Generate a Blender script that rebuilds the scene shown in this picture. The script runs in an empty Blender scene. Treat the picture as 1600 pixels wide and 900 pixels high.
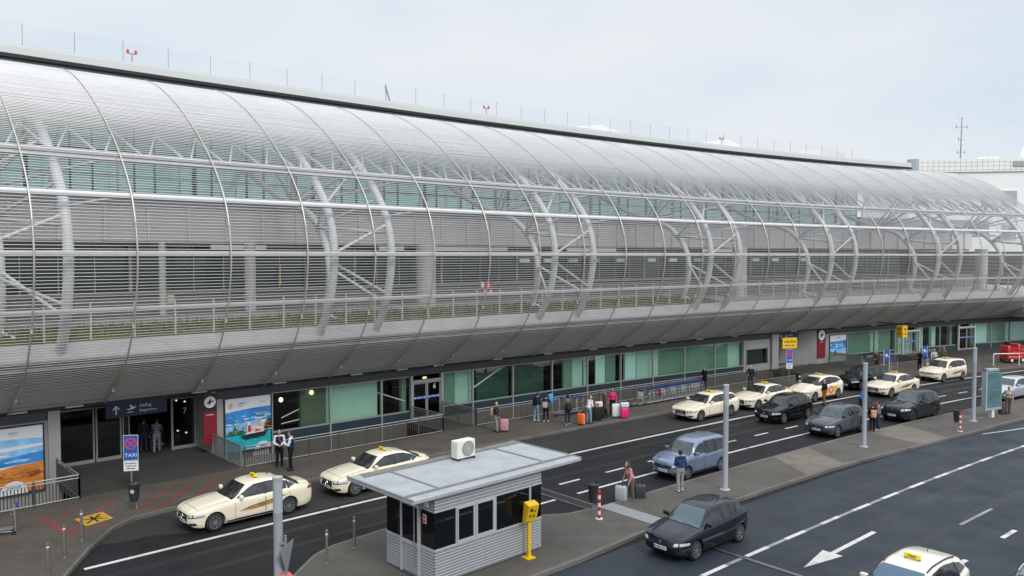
import bpy, bmesh, math, random
import numpy as np
from mathutils import Vector, Matrix
from mathutils.bvhtree import BVHTree
random.seed(7)
R = math.radians
SC = bpy.context.scene
COL = SC.collection

# ------------------------------------------------------------------ materials
MATS = {}
def mat(name, col, rough=.6, metal=0., spec=.5, var=0., vscale=6., bump=0., bscale=60., coat=0., emit=None, estr=0.):
    if name in MATS: return MATS[name]
    m = bpy.data.materials.new(name); m.use_nodes = True
    nt = m.node_tree; b = nt.nodes['Principled BSDF']
    b.inputs['Base Color'].default_value = (*col, 1)
    b.inputs['Roughness'].default_value = rough
    b.inputs['Metallic'].default_value = metal
    b.inputs['Specular IOR Level'].default_value = spec
    if coat: b.inputs['Coat Weight'].default_value = coat; b.inputs['Coat Roughness'].default_value = .04
    if emit: b.inputs['Emission Color'].default_value = (*emit, 1); b.inputs['Emission Strength'].default_value = estr
    if var or bump:
        tc = nt.nodes.new('ShaderNodeTexCoord')
        if var:
            n = nt.nodes.new('ShaderNodeTexNoise'); n.inputs['Scale'].default_value = vscale
            n.inputs['Detail'].default_value = 7; n.inputs['Roughness'].default_value = .65
            nt.links.new(tc.outputs['Object'], n.inputs['Vector'])
            r = nt.nodes.new('ShaderNodeMapRange'); r.inputs['From Min'].default_value = .3; r.inputs['From Max'].default_value = .7
            r.inputs['To Min'].default_value = 1 - var; r.inputs['To Max'].default_value = 1 + var
            nt.links.new(n.outputs['Fac'], r.inputs['Value'])
            mx = nt.nodes.new('ShaderNodeMix'); mx.data_type = 'RGBA'; mx.blend_type = 'MULTIPLY'; mx.inputs[0].default_value = 1
            mx.inputs[6].default_value = (*col, 1); nt.links.new(r.outputs['Result'], mx.inputs[7])
            nt.links.new(mx.outputs[2], b.inputs['Base Color'])
        if bump:
            n2 = nt.nodes.new('ShaderNodeTexNoise'); n2.inputs['Scale'].default_value = bscale; n2.inputs['Detail'].default_value = 4
            nt.links.new(tc.outputs['Object'], n2.inputs['Vector'])
            bp = nt.nodes.new('ShaderNodeBump'); bp.inputs['Strength'].default_value = bump; bp.inputs['Distance'].default_value = .02
            nt.links.new(n2.outputs['Fac'], bp.inputs['Height']); nt.links.new(bp.outputs['Normal'], b.inputs['Normal'])
    MATS[name] = m
    return m

def ground_mat(name, base, light, dark, rough=.8, blocks=None, fine=90., spec=.5, wear=1.):
    """asphalt / paving: fine grain, large patches, streaks, stains; optional paving-block joints"""
    m = bpy.data.materials.new(name); m.use_nodes = True; nt = m.node_tree; L = nt.links
    b = nt.nodes['Principled BSDF']; b.inputs['Roughness'].default_value = rough; b.inputs['Specular IOR Level'].default_value = spec
    tc = nt.nodes.new('ShaderNodeTexCoord')
    def noise(s, d=5, sx=1., rot=0.):
        n = nt.nodes.new('ShaderNodeTexNoise'); n.inputs['Scale'].default_value = s; n.inputs['Detail'].default_value = d
        mp = nt.nodes.new('ShaderNodeMapping'); mp.inputs['Scale'].default_value = (sx, 1, 1); mp.inputs['Rotation'].default_value = (0, 0, rot)
        L.new(tc.outputs['Object'], mp.inputs['Vector']); L.new(mp.outputs['Vector'], n.inputs['Vector']); return n.outputs['Fac']
    def ramp(fac, a, c, lo, hi):
        r = nt.nodes.new('ShaderNodeMapRange'); r.inputs['From Min'].default_value = a; r.inputs['From Max'].default_value = c
        r.inputs['To Min'].default_value = lo; r.inputs['To Max'].default_value = hi; L.new(fac, r.inputs['Value']); return r.outputs['Result']
    def mix(c1, c2, fac, mode='MIX'):
        x = nt.nodes.new('ShaderNodeMix'); x.data_type = 'RGBA'; x.blend_type = mode
        for i, c in ((6, c1), (7, c2)):
            if isinstance(c, tuple): x.inputs[i].default_value = (*c, 1)
            else: L.new(c, x.inputs[i])
        if isinstance(fac, float): x.inputs[0].default_value = fac
        else: L.new(fac, x.inputs[0])
        return x.outputs[2]
    c = mix(base, light, ramp(noise(.35, 6), .42, .68, 0, .75 * wear))
    c = mix(c, light, ramp(noise(1.1, 5, .07, -.68), .5, .72, 0, .6 * wear))      # wheel streaks along the lanes
    c = mix(c, dark, ramp(noise(.9, 8), .55, .72, 0, .6 * wear))
    c = mix(c, dark, ramp(noise(3.2, 4), .64, .74, 0, .5 * wear))                  # oil spots, gum
    g = noise(fine, 3)
    c = mix(c, mix(c, (.5, .5, .5), .1 if max(base) < .06 else .3), ramp(g, .52, .75, 0, .35))
    c = mix(c, dark, ramp(g, .48, .25, 0, .5))
    if blocks:
        br = nt.nodes.new('ShaderNodeTexBrick'); br.inputs['Scale'].default_value = 1.0
        br.inputs['Brick Width'].default_value = blocks[0]; br.inputs['Row Height'].default_value = blocks[1]
        br.inputs['Mortar Size'].default_value = .012; br.inputs['Mortar Smooth'].default_value = .3
        br.inputs['Color1'].default_value = (1, 1, 1, 1); br.inputs['Color2'].default_value = (.78, .78, .8, 1); br.inputs['Mortar'].default_value = (.5, .5, .5, 1)
        mp = nt.nodes.new('ShaderNodeMapping'); mp.inputs['Rotation'].default_value = (0, 0, -.72)
        L.new(tc.outputs['Object'], mp.inputs['Vector']); L.new(mp.outputs['Vector'], br.inputs['Vector'])
        c = mix(c, br.outputs['Color'], .75, 'MULTIPLY')
    L.new(c, b.inputs['Base Color'])
    bp = nt.nodes.new('ShaderNodeBump'); bp.inputs['Strength'].default_value = .25; bp.inputs['Distance'].default_value = .01
    L.new(g, bp.inputs['Height']); L.new(bp.outputs['Normal'], b.inputs['Normal'])
    rr = ramp(noise(.6, 5), .35, .7, rough - .15, min(1, rough + .1)); L.new(rr, b.inputs['Roughness'])
    MATS[name] = m
    return m

def glass_mat(name, tint, refl=1.0):
    m = bpy.data.materials.new(name); m.use_nodes = True; nt = m.node_tree; L = nt.links
    nt.nodes.remove(nt.nodes['Principled BSDF']); out = nt.nodes['Material Output']
    t = nt.nodes.new('ShaderNodeBsdfTransparent'); t.inputs['Color'].default_value = (*tint, 1)
    g = nt.nodes.new('ShaderNodeBsdfGlossy'); g.inputs['Roughness'].default_value = .015; g.inputs['Color'].default_value = (.92, .97, .95, 1)
    f = nt.nodes.new('ShaderNodeFresnel'); ge = nt.nodes.new('ShaderNodeNewGeometry')
    io = nt.nodes.new('ShaderNodeMapRange'); io.inputs['To Min'].default_value = 1.6; io.inputs['To Max'].default_value = 1 / 1.6
    L.new(ge.outputs['Backfacing'], io.inputs['Value']); L.new(io.outputs['Result'], f.inputs['IOR'])    # same reflectance from both sides of the pane
    k = nt.nodes.new('ShaderNodeMath'); k.operation = 'MULTIPLY'; k.inputs[1].default_value = refl; k.use_clamp = True
    tc = nt.nodes.new('ShaderNodeTexCoord'); n = nt.nodes.new('ShaderNodeTexNoise'); n.inputs['Scale'].default_value = .8
    bp = nt.nodes.new('ShaderNodeBump'); bp.inputs['Strength'].default_value = .04; bp.inputs['Distance'].default_value = .05
    L.new(tc.outputs['Object'], n.inputs['Vector']); L.new(n.outputs['Fac'], bp.inputs['Height']); L.new(bp.outputs['Normal'], g.inputs['Normal'])
    mx = nt.nodes.new('ShaderNodeMixShader')
    L.new(f.outputs['Fac'], k.inputs[0]); L.new(k.outputs[0], mx.inputs[0]); L.new(t.outputs[0], mx.inputs[1]); L.new(g.outputs[0], mx.inputs[2])
    L.new(mx.outputs[0], out.inputs['Surface'])
    MATS[name] = m
    return m

# ------------------------------------------------------------------ mesh builder
class MB:
    def __init__(s): s.v = []; s.f = []; s.m = []
    def add(s, vs, fs, mi=0):
        o = len(s.v); s.v += [tuple(p) for p in vs]
        for f in fs: s.f.append([i + o for i in f]); s.m.append(mi)
    def quad(s, a, b, c, d, mi=0): s.add([a, b, c, d], [(0, 1, 2, 3)], mi)
    def hexa(s, p, mi=0):     # p: 8 points, bottom 4 then top 4 (same order)
        s.add(p, [(3, 2, 1, 0), (4, 5, 6, 7), (0, 1, 5, 4), (1, 2, 6, 5), (2, 3, 7, 6), (3, 0, 4, 7)], mi)
    def box(s, x0, x1, y0, y1, z0, z1, mi=0, M=None):
        p = [(x0, y0, z0), (x1, y0, z0), (x1, y1, z0), (x0, y1, z0), (x0, y0, z1), (x1, y0, z1), (x1, y1, z1), (x0, y1, z1)]
        if M: p = [M @ Vector(q) for q in p]
        s.hexa(p, mi)
    def rbox(s, x0, x1, y0, y1, z0, z1, r, mi=0, M=None):   # box with bevelled edges
        bm = bmesh.new(); bmesh.ops.create_cube(bm, size=1)
        for v in bm.verts: v.co = Vector(((x0 + x1) / 2 + v.co.x * (x1 - x0), (y0 + y1) / 2 + v.co.y * (y1 - y0), (z0 + z1) / 2 + v.co.z * (z1 - z0)))
        bmesh.ops.bevel(bm, geom=bm.edges[:], offset=r, segments=2, affect='EDGES', profile=.5)
        s.add([(M @ v.co) if M else v.co.copy() for v in bm.verts], [[v.index for v in f.verts] for f in bm.faces], mi); bm.free()
    def tube(s, pts, r, n=8, mi=0, cap=True, closed=False):
        pts = [Vector(p) for p in pts]; rs = r if isinstance(r, (list, tuple)) else [r] * len(pts)
        N = len(pts); rings = []; up = None
        for i, p in enumerate(pts):
            if closed: d = pts[(i + 1) % N] - pts[i - 1]
            else: d = pts[min(i + 1, N - 1)] - pts[max(i - 1, 0)]
            d.normalize()
            if up is None:
                up = Vector((0, 0, 1)) if abs(d.z) < .9 else Vector((1, 0, 0))
            a = d.cross(up).normalized(); b = a.cross(d).normalized(); up = b
            rings.append([p + (a * math.cos(2 * math.pi * k / n) + b * math.sin(2 * math.pi * k / n)) * rs[i] for k in range(n)])
        vs = [q for rg in rings for q in rg]; fs = []
        for i in range(N if closed else N - 1):
            j = (i + 1) % N
            for k in range(n): fs.append((i * n + k, i * n + (k + 1) % n, j * n + (k + 1) % n, j * n + k))
        if cap and not closed: fs += [tuple(range(n))[::-1], tuple((N - 1) * n + k for k in range(n))]
        s.add(vs, fs, mi)
    def bar(s, p, q, w, h, mi=0):
        p = Vector(p); q = Vector(q); d = (q - p).normalized()
        up = Vector((0, 0, 1)) if abs(d.z) < .95 else Vector((1, 0, 0))
        a = d.cross(up).normalized() * w / 2; b = a.cross(d).normalized() * h / 2
        s.hexa([p - a - b, p + a - b, q + a - b, q - a - b, p - a + b, p + a + b, q + a + b, q - a + b], mi)
    def lathe(s, prof, n=16, mi=0, M=None, caps=True):   # prof: (r, z)
        vs = [];
        for r, z in prof:
            for k in range(n):
                a = 2 * math.pi * k / n; q = Vector((r * math.cos(a), r * math.sin(a), z)); vs.append(M @ q if M else q)
        fs = []
        for i in range(len(prof) - 1):
            for k in range(n): fs.append((i * n + k, i * n + (k + 1) % n, (i + 1) * n + (k + 1) % n, (i + 1) * n + k))
        if caps: fs += [tuple(range(n))[::-1], tuple((len(prof) - 1) * n + k for k in range(n))]
        s.add(vs, fs, mi)
    def prism(s, poly, z0, z1, mi=0, M=None):
        n = len(poly); vs = [Vector((x, y, z0)) for x, y in poly] + [Vector((x, y, z1)) for x, y in poly]
        if M: vs = [M @ v for v in vs]
        s.add(vs, [tuple(range(n))[::-1], tuple(range(n, 2 * n))] + [(i, (i + 1) % n, n + (i + 1) % n, n + i) for i in range(n)], mi)
    def build(s, name, mats, parent=None, smooth=None, tri=False):
        me = bpy.data.meshes.new(name); me.from_pydata(s.v, [], s.f)
        if not isinstance(mats, (list, tuple)): mats = [mats]
        for m in mats: me.materials.append(m)
        me.polygons.foreach_set('material_index', s.m); me.update()
        if smooth is not None:
            me.polygons.foreach_set('use_smooth', [True] * len(me.polygons)); me.set_sharp_from_angle(angle=R(smooth))
        return link(name, me, parent)

def link(name, me, parent=None):
    o = bpy.data.objects.new(name, me); COL.objects.link(o)
    if parent:
        o.parent = parent
        if parent.name in WORLD: o.matrix_parent_inverse = parent.matrix_basis.inverted()
    return o
WORLD = set()      # roots whose parts are modelled straight in site coordinates
def wroot(*a, **k):
    o = empty(*a, **k); WORLD.add(o.name); return o
def tag(o, label=None, cat=None, group=None, kind=None):
    if label: o['label'] = label
    if cat: o['category'] = cat
    if group: o['group'] = group
    if kind: o['kind'] = kind
    return o
def empty(name, loc=(0, 0, 0), rz=0., label=None, cat=None, group=None):
    o = bpy.data.objects.new(name, None); COL.objects.link(o); o.empty_display_size = .2
    o.location = loc; o.rotation_euler = (0, 0, rz); return tag(o, label, cat, group)
def structure(o): o['kind'] = 'structure'; return o
KIDS = {}
def copy_tree(o, loc, rz, label=None, group=None):
    c = o.copy(); COL.objects.link(c); c.location = loc; c.rotation_euler = (0, 0, rz)
    if label: c['label'] = label
    if group: c['group'] = group
    def rec(src, dst):
        for ch in [x for x in ALLCH(src)]:
            d = ch.copy(); COL.objects.link(d); d.parent = dst; rec(ch, d)
    rec(o, c)
    return c
def ALLCH(o): return list(o.children)
def text_mesh(body, size, M, mb, mi, align='CENTER', depth=.004):
    cu = bpy.data.curves.new('t', 'FONT'); cu.body = body; cu.size = size; cu.align_x = align; cu.align_y = 'CENTER'; cu.extrude = depth; cu.resolution_u = 3
    o = bpy.data.objects.new('t', cu); COL.objects.link(o)
    dg = bpy.context.evaluated_depsgraph_get(); me = bpy.data.meshes.new_from_object(o.evaluated_get(dg))
    mb.add([M @ v.co for v in me.vertices], [list(p.vertices) for p in me.polygons], mi)
    bpy.data.objects.remove(o); bpy.data.curves.remove(cu); bpy.data.meshes.remove(me)

# ------------------------------------------------------------------ site plan: the forecourt and terminal follow one long shallow curve.
# t runs along the facade (away from the viewer), s out from the ground-floor facade towards the road, z up from the carriageway.
_T = np.arange(-140, 260, .1)
_TC = np.clip(_T, -60, 110)
_TH = .70375 - .00284 * _TC - 2e-5 * _TC * _TC
_i0 = int(np.argmin(abs(_T)))
_CX = np.cumsum(np.cos(_TH) * .1); _CY = np.cumsum(np.sin(_TH) * .1)
_CX = _CX - _CX[_i0] - 4.956; _CY = _CY - _CY[_i0] + 45.77
def head(t): return float(np.interp(t, _T, _TH))
def F(t, s, z=0.):
    a = head(t)
    return Vector((float(np.interp(t, _T, _CX)) + s * math.sin(a), float(np.interp(t, _T, _CY)) - s * math.cos(a), z))
def FM(t, s, z):   # frame: x along the facade, y into the building, z up
    a = head(t); return Matrix.Translation(F(t, s, z)) @ Matrix.Rotation(a, 4, 'Z')
def FMT(t, s, z):  # frame for writing on the facade: x right as read from the road, y up, z towards the road
    a = head(t); return Matrix.Translation(F(t, s, z)) @ Matrix.Rotation(a, 4, 'Z') @ Matrix.Rotation(R(90), 4, 'X')
def trange(t0, t1, step=3.6):
    n = max(1, int(math.ceil(abs(t1 - t0) / step))); return [t0 + (t1 - t0) * i / n for i in range(n + 1)]
def fbox(mb, t0, t1, s0, s1, z0, z1, mi=0, step=3.6):
    ts = trange(t0, t1, step); n = len(ts)
    vs = []
    for t in ts: vs += [F(t, s0, z0), F(t, s1, z0), F(t, s1, z1), F(t, s0, z1)]
    fs = [(0, 1, 2, 3), tuple((n - 1) * 4 + k for k in (3, 2, 1, 0))]
    for i in range(n - 1):
        for k in range(4): fs.append((i * 4 + k, (i + 1) * 4 + k, (i + 1) * 4 + (k + 1) % 4, i * 4 + (k + 1) % 4))
    mb.add(vs, fs, mi)
def fsheet(mb, prof, t0, t1, mi=0, step=1.82):
    ts = trange(t0, t1, step); n = len(prof)
    vs = [F(t, s, z) for t in ts for s, z in prof]
    mb.add(vs, [(i * n + k, i * n + k + 1, (i + 1) * n + k + 1, (i + 1) * n + k) for i in range(len(ts) - 1) for k in range(n - 1)], mi)
def fstrip(mb, ts, f0, f1, z, mi=0):   # flat ground strip between s=f0(t) and s=f1(t)
    vs = []
    for t in ts: vs += [F(t, f0(t), z), F(t, f1(t), z)]
    mb.add(vs, [(2 * i, 2 * i + 1, 2 * i + 3, 2 * i + 2) for i in range(len(ts) - 1)], mi)
def fslab(mb, ts, f0, f1, z0, z1, mi=0):
    vs = []
    for t in ts: vs += [F(t, f0(t), z0), F(t, f1(t), z0), F(t, f1(t), z1), F(t, f0(t), z1)]
    n = len(ts); fs = [(0, 1, 2, 3), tuple((n - 1) * 4 + k for k in (3, 2, 1, 0))]
    for i in range(n - 1):
        for k in range(4): fs.append((i * 4 + k, (i + 1) * 4 + k, (i + 1) * 4 + (k + 1) % 4, i * 4 + (k + 1) % 4))
    mb.add(vs, fs, mi)
def interp(pts):
    xs = [p[0] for p in pts]; ys = [p[1] for p in pts]
    return lambda x: float(np.interp(x, xs, ys))
def pchip(pts):
    x = np.array([p[0] for p in pts], float); y = np.array([p[1] for p in pts], float)
    h = np.diff(x); d = np.diff(y) / h; m = np.zeros(len(x))
    m[0] = d[0]; m[-1] = d[-1]
    for i in range(1, len(x) - 1):
        if d[i - 1] * d[i] <= 0: m[i] = 0
        else:
            w1 = 2 * h[i] + h[i - 1]; w2 = h[i] + 2 * h[i - 1]; m[i] = (w1 + w2) / (w1 / d[i - 1] + w2 / d[i])
    def f(q):
        q = min(max(q, x[0]), x[-1]); i = min(int(np.searchsorted(x, q, 'right')) - 1, len(h) - 1); i = max(i, 0)
        t = (q - x[i]) / h[i]
        return float((2*t**3-3*t**2+1)*y[i] + (t**3-2*t**2+t)*h[i]*m[i] + (-2*t**3+3*t**2)*y[i+1] + (t**3-t**2)*h[i]*m[i+1])
    return f

def scribble(mb, M, w, h, mi=0, seed=1, n=None, depth=.002):
    """a line of print too small to read: a row of short dark strokes"""
    rg = random.Random(seed); x = -w / 2
    while x < w / 2:
        l = rg.uniform(.5, 1.6) * h
        mb.box(x, min(x + l, w / 2), -h / 2, h * rg.uniform(.2, .5), 0, depth, mi, M=M); x += l + h * rg.uniform(.25, .6)
# palette
asphalt = ground_mat('asphalt_dark', (.0125, .0125, .014), (.02, .02, .0215), (.008, .008, .0085), rough=.75, spec=.22, wear=.75)
asphalt_blue = ground_mat('asphalt_bluish', (.020, .027, .038), (.031, .040, .053), (.016, .021, .029), rough=.66, spec=.3, wear=.75)  # blue sheen of the sky put into the base colour
layby_mat = ground_mat('asphalt_worn', (.03, .029, .028), (.044, .042, .04), (.012, .012, .012), rough=.8, spec=.3)
paving = ground_mat('paving', (.086, .070, .053), (.114, .096, .076), (.05, .043, .036), rough=.85, blocks=(.3, .15))
island_mat = ground_mat('island_asphalt', (.08, .071, .060), (.106, .096, .083), (.05, .048, .045), rough=.88, fine=60)
patch_mat = ground_mat('patched_paving', (.17, .152, .122), (.22, .20, .165), (.11, .075, .06), rough=.9, blocks=(.2, .2))
kerb_mat = ground_mat('kerb_stone', (.13, .12, .105), (.17, .16, .145), (.06, .056, .05), rough=.85, blocks=(1.1, 7.0))
white_paint = ground_mat('road_paint', (.56, .555, .53), (.68, .67, .64), (.2, .2, .2), rough=.6, fine=140, wear=1.25)
faded_paint = ground_mat('faded_road_paint', (.2, .21, .22), (.33, .33, .33), (.06, .065, .075), rough=.7, fine=120, wear=1.3)
red_paint = ground_mat('red_road_paint', (.2, .03, .035), (.26, .05, .05), (.09, .03, .03), rough=.75, wear=1.2)
yellow_paint = ground_mat('yellow_road_paint', (.52, .27, .03), (.58, .33, .05), (.3, .15, .03), rough=.7)
concrete = mat('concrete', (.36, .36, .35), .8, var=.12, vscale=1.5)
conc_pale = mat('pale_concrete', (.62, .62, .61), .8, var=.1, vscale=1.2)
alu = mat('aluminium', (.55, .56, .57), .38, .6, var=.06, vscale=3)
alu_light = mat('light_metal', (.72, .73, .73), .45, .05, var=.05, vscale=2)
steel_white = mat('white_steel', (.70, .71, .715), .4, .0, var=.05, vscale=1.5)
slat_mat = mat('louvre_metal', (.66, .645, .635), .34, .72, var=.05, vscale=.6)
rib_mat = mat('rib_metal', (.60, .575, .53), .42, .6, var=.12, vscale=4)
galv = mat('galvanised', (.33, .335, .33), .5, .55, var=.18, vscale=8)
fence_mat = mat('fence_metal', (.085, .082, .074), .55, .35, var=.12, vscale=6)
dark_metal = mat('dark_metal', (.03, .032, .036), .45, .2)
header_mat = mat('dark_fascia', (.05, .053, .062), .5, .1, var=.08, vscale=1)
plinth_mat = mat('blue_plinth', (.028, .05, .064), .35, .05, var=.08, vscale=1)
wall_grey = mat('grey_wall', (.3, .305, .3), .6, var=.07, vscale=1)
frame_mat = mat('window_frame', (.34, .345, .34), .45, .3)
lining_mat = mat('soffit_lining', (.60, .555, .48), .6, .1, var=.14, vscale=.7)
band_mat = mat('parapet_panel', (.66, .64, .645), .6, .05, var=.04, vscale=1)
black = mat('black_rubber', (.012, .012, .013), .7)
black_pl = mat('black_plastic', (.018, .018, .02), .45)
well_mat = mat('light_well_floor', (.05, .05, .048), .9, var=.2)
green_pane = mat('green_glazing', (.46, .80, .75), .14, .3, .7, var=.06, vscale=.5, emit=(.35, .62, .58), estr=.14)  # faint glow added to brighten the upper glazing; no lamp behind it
green_pale = mat('green_frosted_glass', (.37, .54, .46), .3, 0, .5, var=.06, vscale=1.5, emit=(.40, .60, .51), estr=.06)  # added glow lifts these panels out of the canopy's shade
green_mid = mat('green_backed_glass', (.13, .23, .18), .3, 0, .5, var=.12, vscale=1, emit=(.2, .34, .27), estr=.08)  # glow added here too, against the dimness under the canopy
teal_pale = mat('teal_frosted_glass', (.42, .60, .57), .3, 0, .5, var=.05, vscale=1, emit=(.45, .66, .64), estr=.12)  # teal panels also given an added glow to look lit
dark_glazing = mat('dark_glazing', (.05, .068, .066), .07, 0, .6)
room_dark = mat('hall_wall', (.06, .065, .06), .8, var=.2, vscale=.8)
glass = glass_mat('shopfront_glass', (.84, .94, .9), 1.3)
glass_dark = glass_mat('tinted_glass', (.25, .29, .29), 1.2)
bal_glass = mat('balustrade_glass', (.30, .37, .35), .08, 0, .6); bal_glass.node_tree.nodes['Principled BSDF'].inputs['Alpha'].default_value = .55
glass_clear = glass_mat('clear_glass', (.85, .93, .92), 1.0)
booth_glass = mat('booth_black_glass', (.004, .005, .006), .04, 0, .5)
lamp_mat = mat('ceiling_lamp', (.9, .9, .85), .5, emit=(1, .97, .85), estr=3.)
lamp_warm = mat('warm_lamp', (.9, .85, .5), .5, emit=(1, .86, .42), estr=2.2)
white_pl = mat('white_panel', (.72, .73, .74), .5, var=.03, vscale=2)
yellow_pl = mat('yellow_panel', (.75, .48, .012), .4)
navy = mat('navy_panel', (.008, .012, .04), .4)
blue_sign = mat('blue_panel', (.02, .09, .36), .4)
red_pl = mat('red_panel', (.55, .02, .025), .4)
crimson = mat('crimson_banner', (.2, .008, .018), .6)
# ================================================================== GROUND
kerb_s = interp([(-60, 22), (-24, 15.5), (-22.4, 13), (-21.4, 11.25), (-20.3, 9.5), (-19.1, 7.95), (-18.2, 7.35), (-17, 7.2), (0, 7.35), (12.8, 7.6), (30, 7.9), (42, 8.7), (47.2, 9.7), (53.4, 10.1), (110, 10.3)])
isl_u = interp([(-20.6, 19.6), (-19.4, 18.3), (-17.6, 17.0), (-16.2, 15.75), (-15.2, 14.95), (-14.3, 14.6), (-12.2, 14.4), (-10.4, 14.7), (-9, 15.5), (-7.8, 16.4), (-6.8, 17.0), (-6, 17.45), (-4.4, 17.7), (15, 17.7), (36, 18.1), (110, 18.2)])
isl_l = interp([(-20.6, 19.8), (-19.6, 20.7), (-18.5, 20.9), (-9, 20.85), (-5, 20.55), (10, 20.65), (16, 21.0), (22, 21.2), (110, 21.2)])
WELL = 3.45

mb = MB(); mb.quad((-900, -900, -3.3), (900, -900, -3.3), (900, 900, -3.3), (-900, 900, -3.3))
structure(mb.build('ground', ground_mat('ground_far', (.09, .09, .085), (.12, .12, .11), (.06, .06, .055))))
LT = trange(-58, 110, 2.0)
mb = MB(); fslab(mb, LT, lambda t: WELL, lambda t: 95, -.6, 0)
structure(mb.build('carriageway', asphalt))
mb = MB(); fstrip(mb, LT, lambda t: 20.9, lambda t: 94, .004)
structure(mb.build('approach_road', asphalt_blue))
mb = MB(); fstrip(mb, trange(-20, 52, 2), lambda t: kerb_s(t) - .3, lambda t: 10.75 if t > -17 else kerb_s(t) + (10.75 - kerb_s(t)) * min(1, max(.02, (t + 20) / 3)), .004)
structure(mb.build('taxi_lane', layby_mat))
KT = sorted(set(trange(-58, 110, 1.5) + [-24, -22.4, -21.4, -20.3, -19.1, -18.2, -17, 47.2]))
mb = MB(); fslab(mb, KT, lambda t: WELL, lambda t: kerb_s(t) - .17, -.02, .12)
structure(mb.build('pavement', paving))
mb = MB(); fslab(mb, KT, lambda t: kerb_s(t) - .17, lambda t: kerb_s(t), -.02, .124)
structure(mb.build('kerb', kerb_mat))
IT = sorted(set(trange(-20.6, 110, 1.5) + [-19.6, -19.4, -18.5, -17.6, -16.2, -15.2, -14.3, -12.2, -10.4, -9, -7.8, -6.8, -6, -4.4]))
mb = MB(); fslab(mb, IT, lambda t: isl_u(t) + .14, lambda t: max(isl_l(t) - .16, isl_u(t) + .15), -.02, .12)
structure(mb.build('traffic_island', island_mat))
mb = MB(); fslab(mb, IT, lambda t: isl_u(t), lambda t: isl_u(t) + .14, -.02, .124)
fslab(mb, IT, lambda t: isl_l(t) - .16, lambda t: isl_l(t), -.02, .124)
structure(mb.build('island_kerb', kerb_mat))
def pq(name, pts, z, m, sub=1):
    mb = MB(); vs = [F(t, s, z) for t, s in pts]; mb.add(vs, [tuple(range(len(vs)))]); return structure(mb.build(name, m))
pq('island_patch', [(7.75, 17.85), (10.84, 17.85), (9.25, 20.48), (6.06, 20.48)], .1245, patch_mat)
pq('island_patch', [(16.8, 17.9), (20.4, 17.95), (19.1, 20.98), (16.3, 20.85)], .1245, patch_mat)
pq('island_patch', [(-9.0, 17.0), (-7.6, 17.0), (-6.6, 20.4), (-8.6, 20.5)], .1245, ground_mat('island_stain', (.075, .072, .068), (.1, .097, .09), (.04, .038, .036), rough=.85))
# painted markings
def mark(name, t0, t1, s0, s1, m, z=.008):
    mb = MB(); fstrip(mb, trange(t0, t1, 1.5), lambda t: s0, lambda t: s1, z); return structure(mb.build(name, m))
LS = interp([(-25, 11.0), (0, 11.05), (25, 11.05), (50, 10.95), (110, 10.9)])
a = -20.9
while a < 80:
    b = a + 9.0
    mb = MB(); fstrip(mb, trange(a, b - .05, 1.5), lambda t: LS(t) - .09, lambda t: LS(t) + .09, .008); structure(mb.build('edge_line', white_paint)); a = b
a = -3.0
mb = MB(); fstrip(mb, trange(-5.9, -4.9, 1), lambda t: 15.68, lambda t: 15.82, .008); structure(mb.build('edge_line', white_paint))
mark('edge_line', -3.6, 95, 15.68, 15.82, white_paint)
for k in range(-2, 26): mark('lane_dash', -.3 + 2.95 * k, .95 + 2.95 * k, 14.3, 14.43, white_paint)
for k in range(-3, 34):
    t0 = -6.9 + 2.5 * k
    mark('lane_dash', t0, t0 + 1.35, 23.86, 24.02, white_paint, .012)
    mark('lane_dash', t0 + 1.37, t0 + 2.48, 23.87, 24.01, faded_paint, .012)
pq('arrow_marking', [(-3.86, 25.6), (-1.9, 25.25), (-1.9, 25.51), (1.3, 25.45), (1.3, 25.62), (-1.9, 25.67), (-1.9, 25.93)], .012, white_paint)
mark('lane_dash', 4.6, 7.7, 27.08, 27.2, faded_paint, .012)
for k in range(-4, 12): mark('lane_dash', -.35 + 4.6 * k, .95 + 4.6 * k, 28.5, 28.66, white_paint, .012)
mb = MB(); fstrip(mb, trange(22.2, 60, 1.5), interp([(22.2, 21.44), (24, 21.8), (26, 22.13), (28, 22.42), (30.5, 22.72), (34, 23.0), (38, 23.18), (44, 23.28), (60, 23.3)]), interp([(22.2, 21.53), (24, 21.9), (26, 22.23), (28, 22.52), (30.5, 22.82), (34, 23.1), (38, 23.28), (44, 23.38), (60, 23.4)]), .012)
structure(mb.build('edge_line', white_paint))
# expansion joint of the deck
jm = mat('joint_rubber', (.012, .012, .013), .5); jst = mat('joint_steel', (.2, .2, .2), .4, .7, var=.2)
mb = MB()
for s0, s1, z in ((11.2, 17.55, .016), (20.95, 60, .016)):
    for k, (a, b, mi) in enumerate(((-4.82, -4.72, 1), (-4.72, -4.26, 0), (-4.26, -4.16, 1)) if s0 < 15 else ((-4.7, -4.63, 0), (-4.63, -4.5, 1), (-4.5, -4.43, 0))):
        mb.add([F(a, s0, z), F(b, s0, z), F(b, s1, z), F(a, s1, z)], [(0, 1, 2, 3)], mi)
structure(mb.build('expansion_joint', [jm, jst]))
pq('joint_cover_plate', [(-4.55, 17.72), (-3.75, 17.72), (-3.75, 20.5), (-4.55, 20.5)], .13, mat('zinc_plate', (.3, .32, .35), .5, .4, var=.1))
stain = ground_mat('wet_stain', (.009, .009, .0095), (.012, .012, .0125), (.006, .006, .006), rough=.55)
for i, P in enumerate(([(-19.0, 9.6), (-18.6, 9.3), (-17.9, 9.55), (-17.2, 10.2), (-17.25, 10.4), (-17.9, 9.85), (-18.6, 9.65)], [(-19.9, 11.3), (-19.4, 10.5), (-18.7, 9.9), (-18.5, 10.05), (-19.1, 10.65), (-19.6, 11.4)])):
    pq('wet_stain', P, .006 + .0002 * i, stain)
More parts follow.
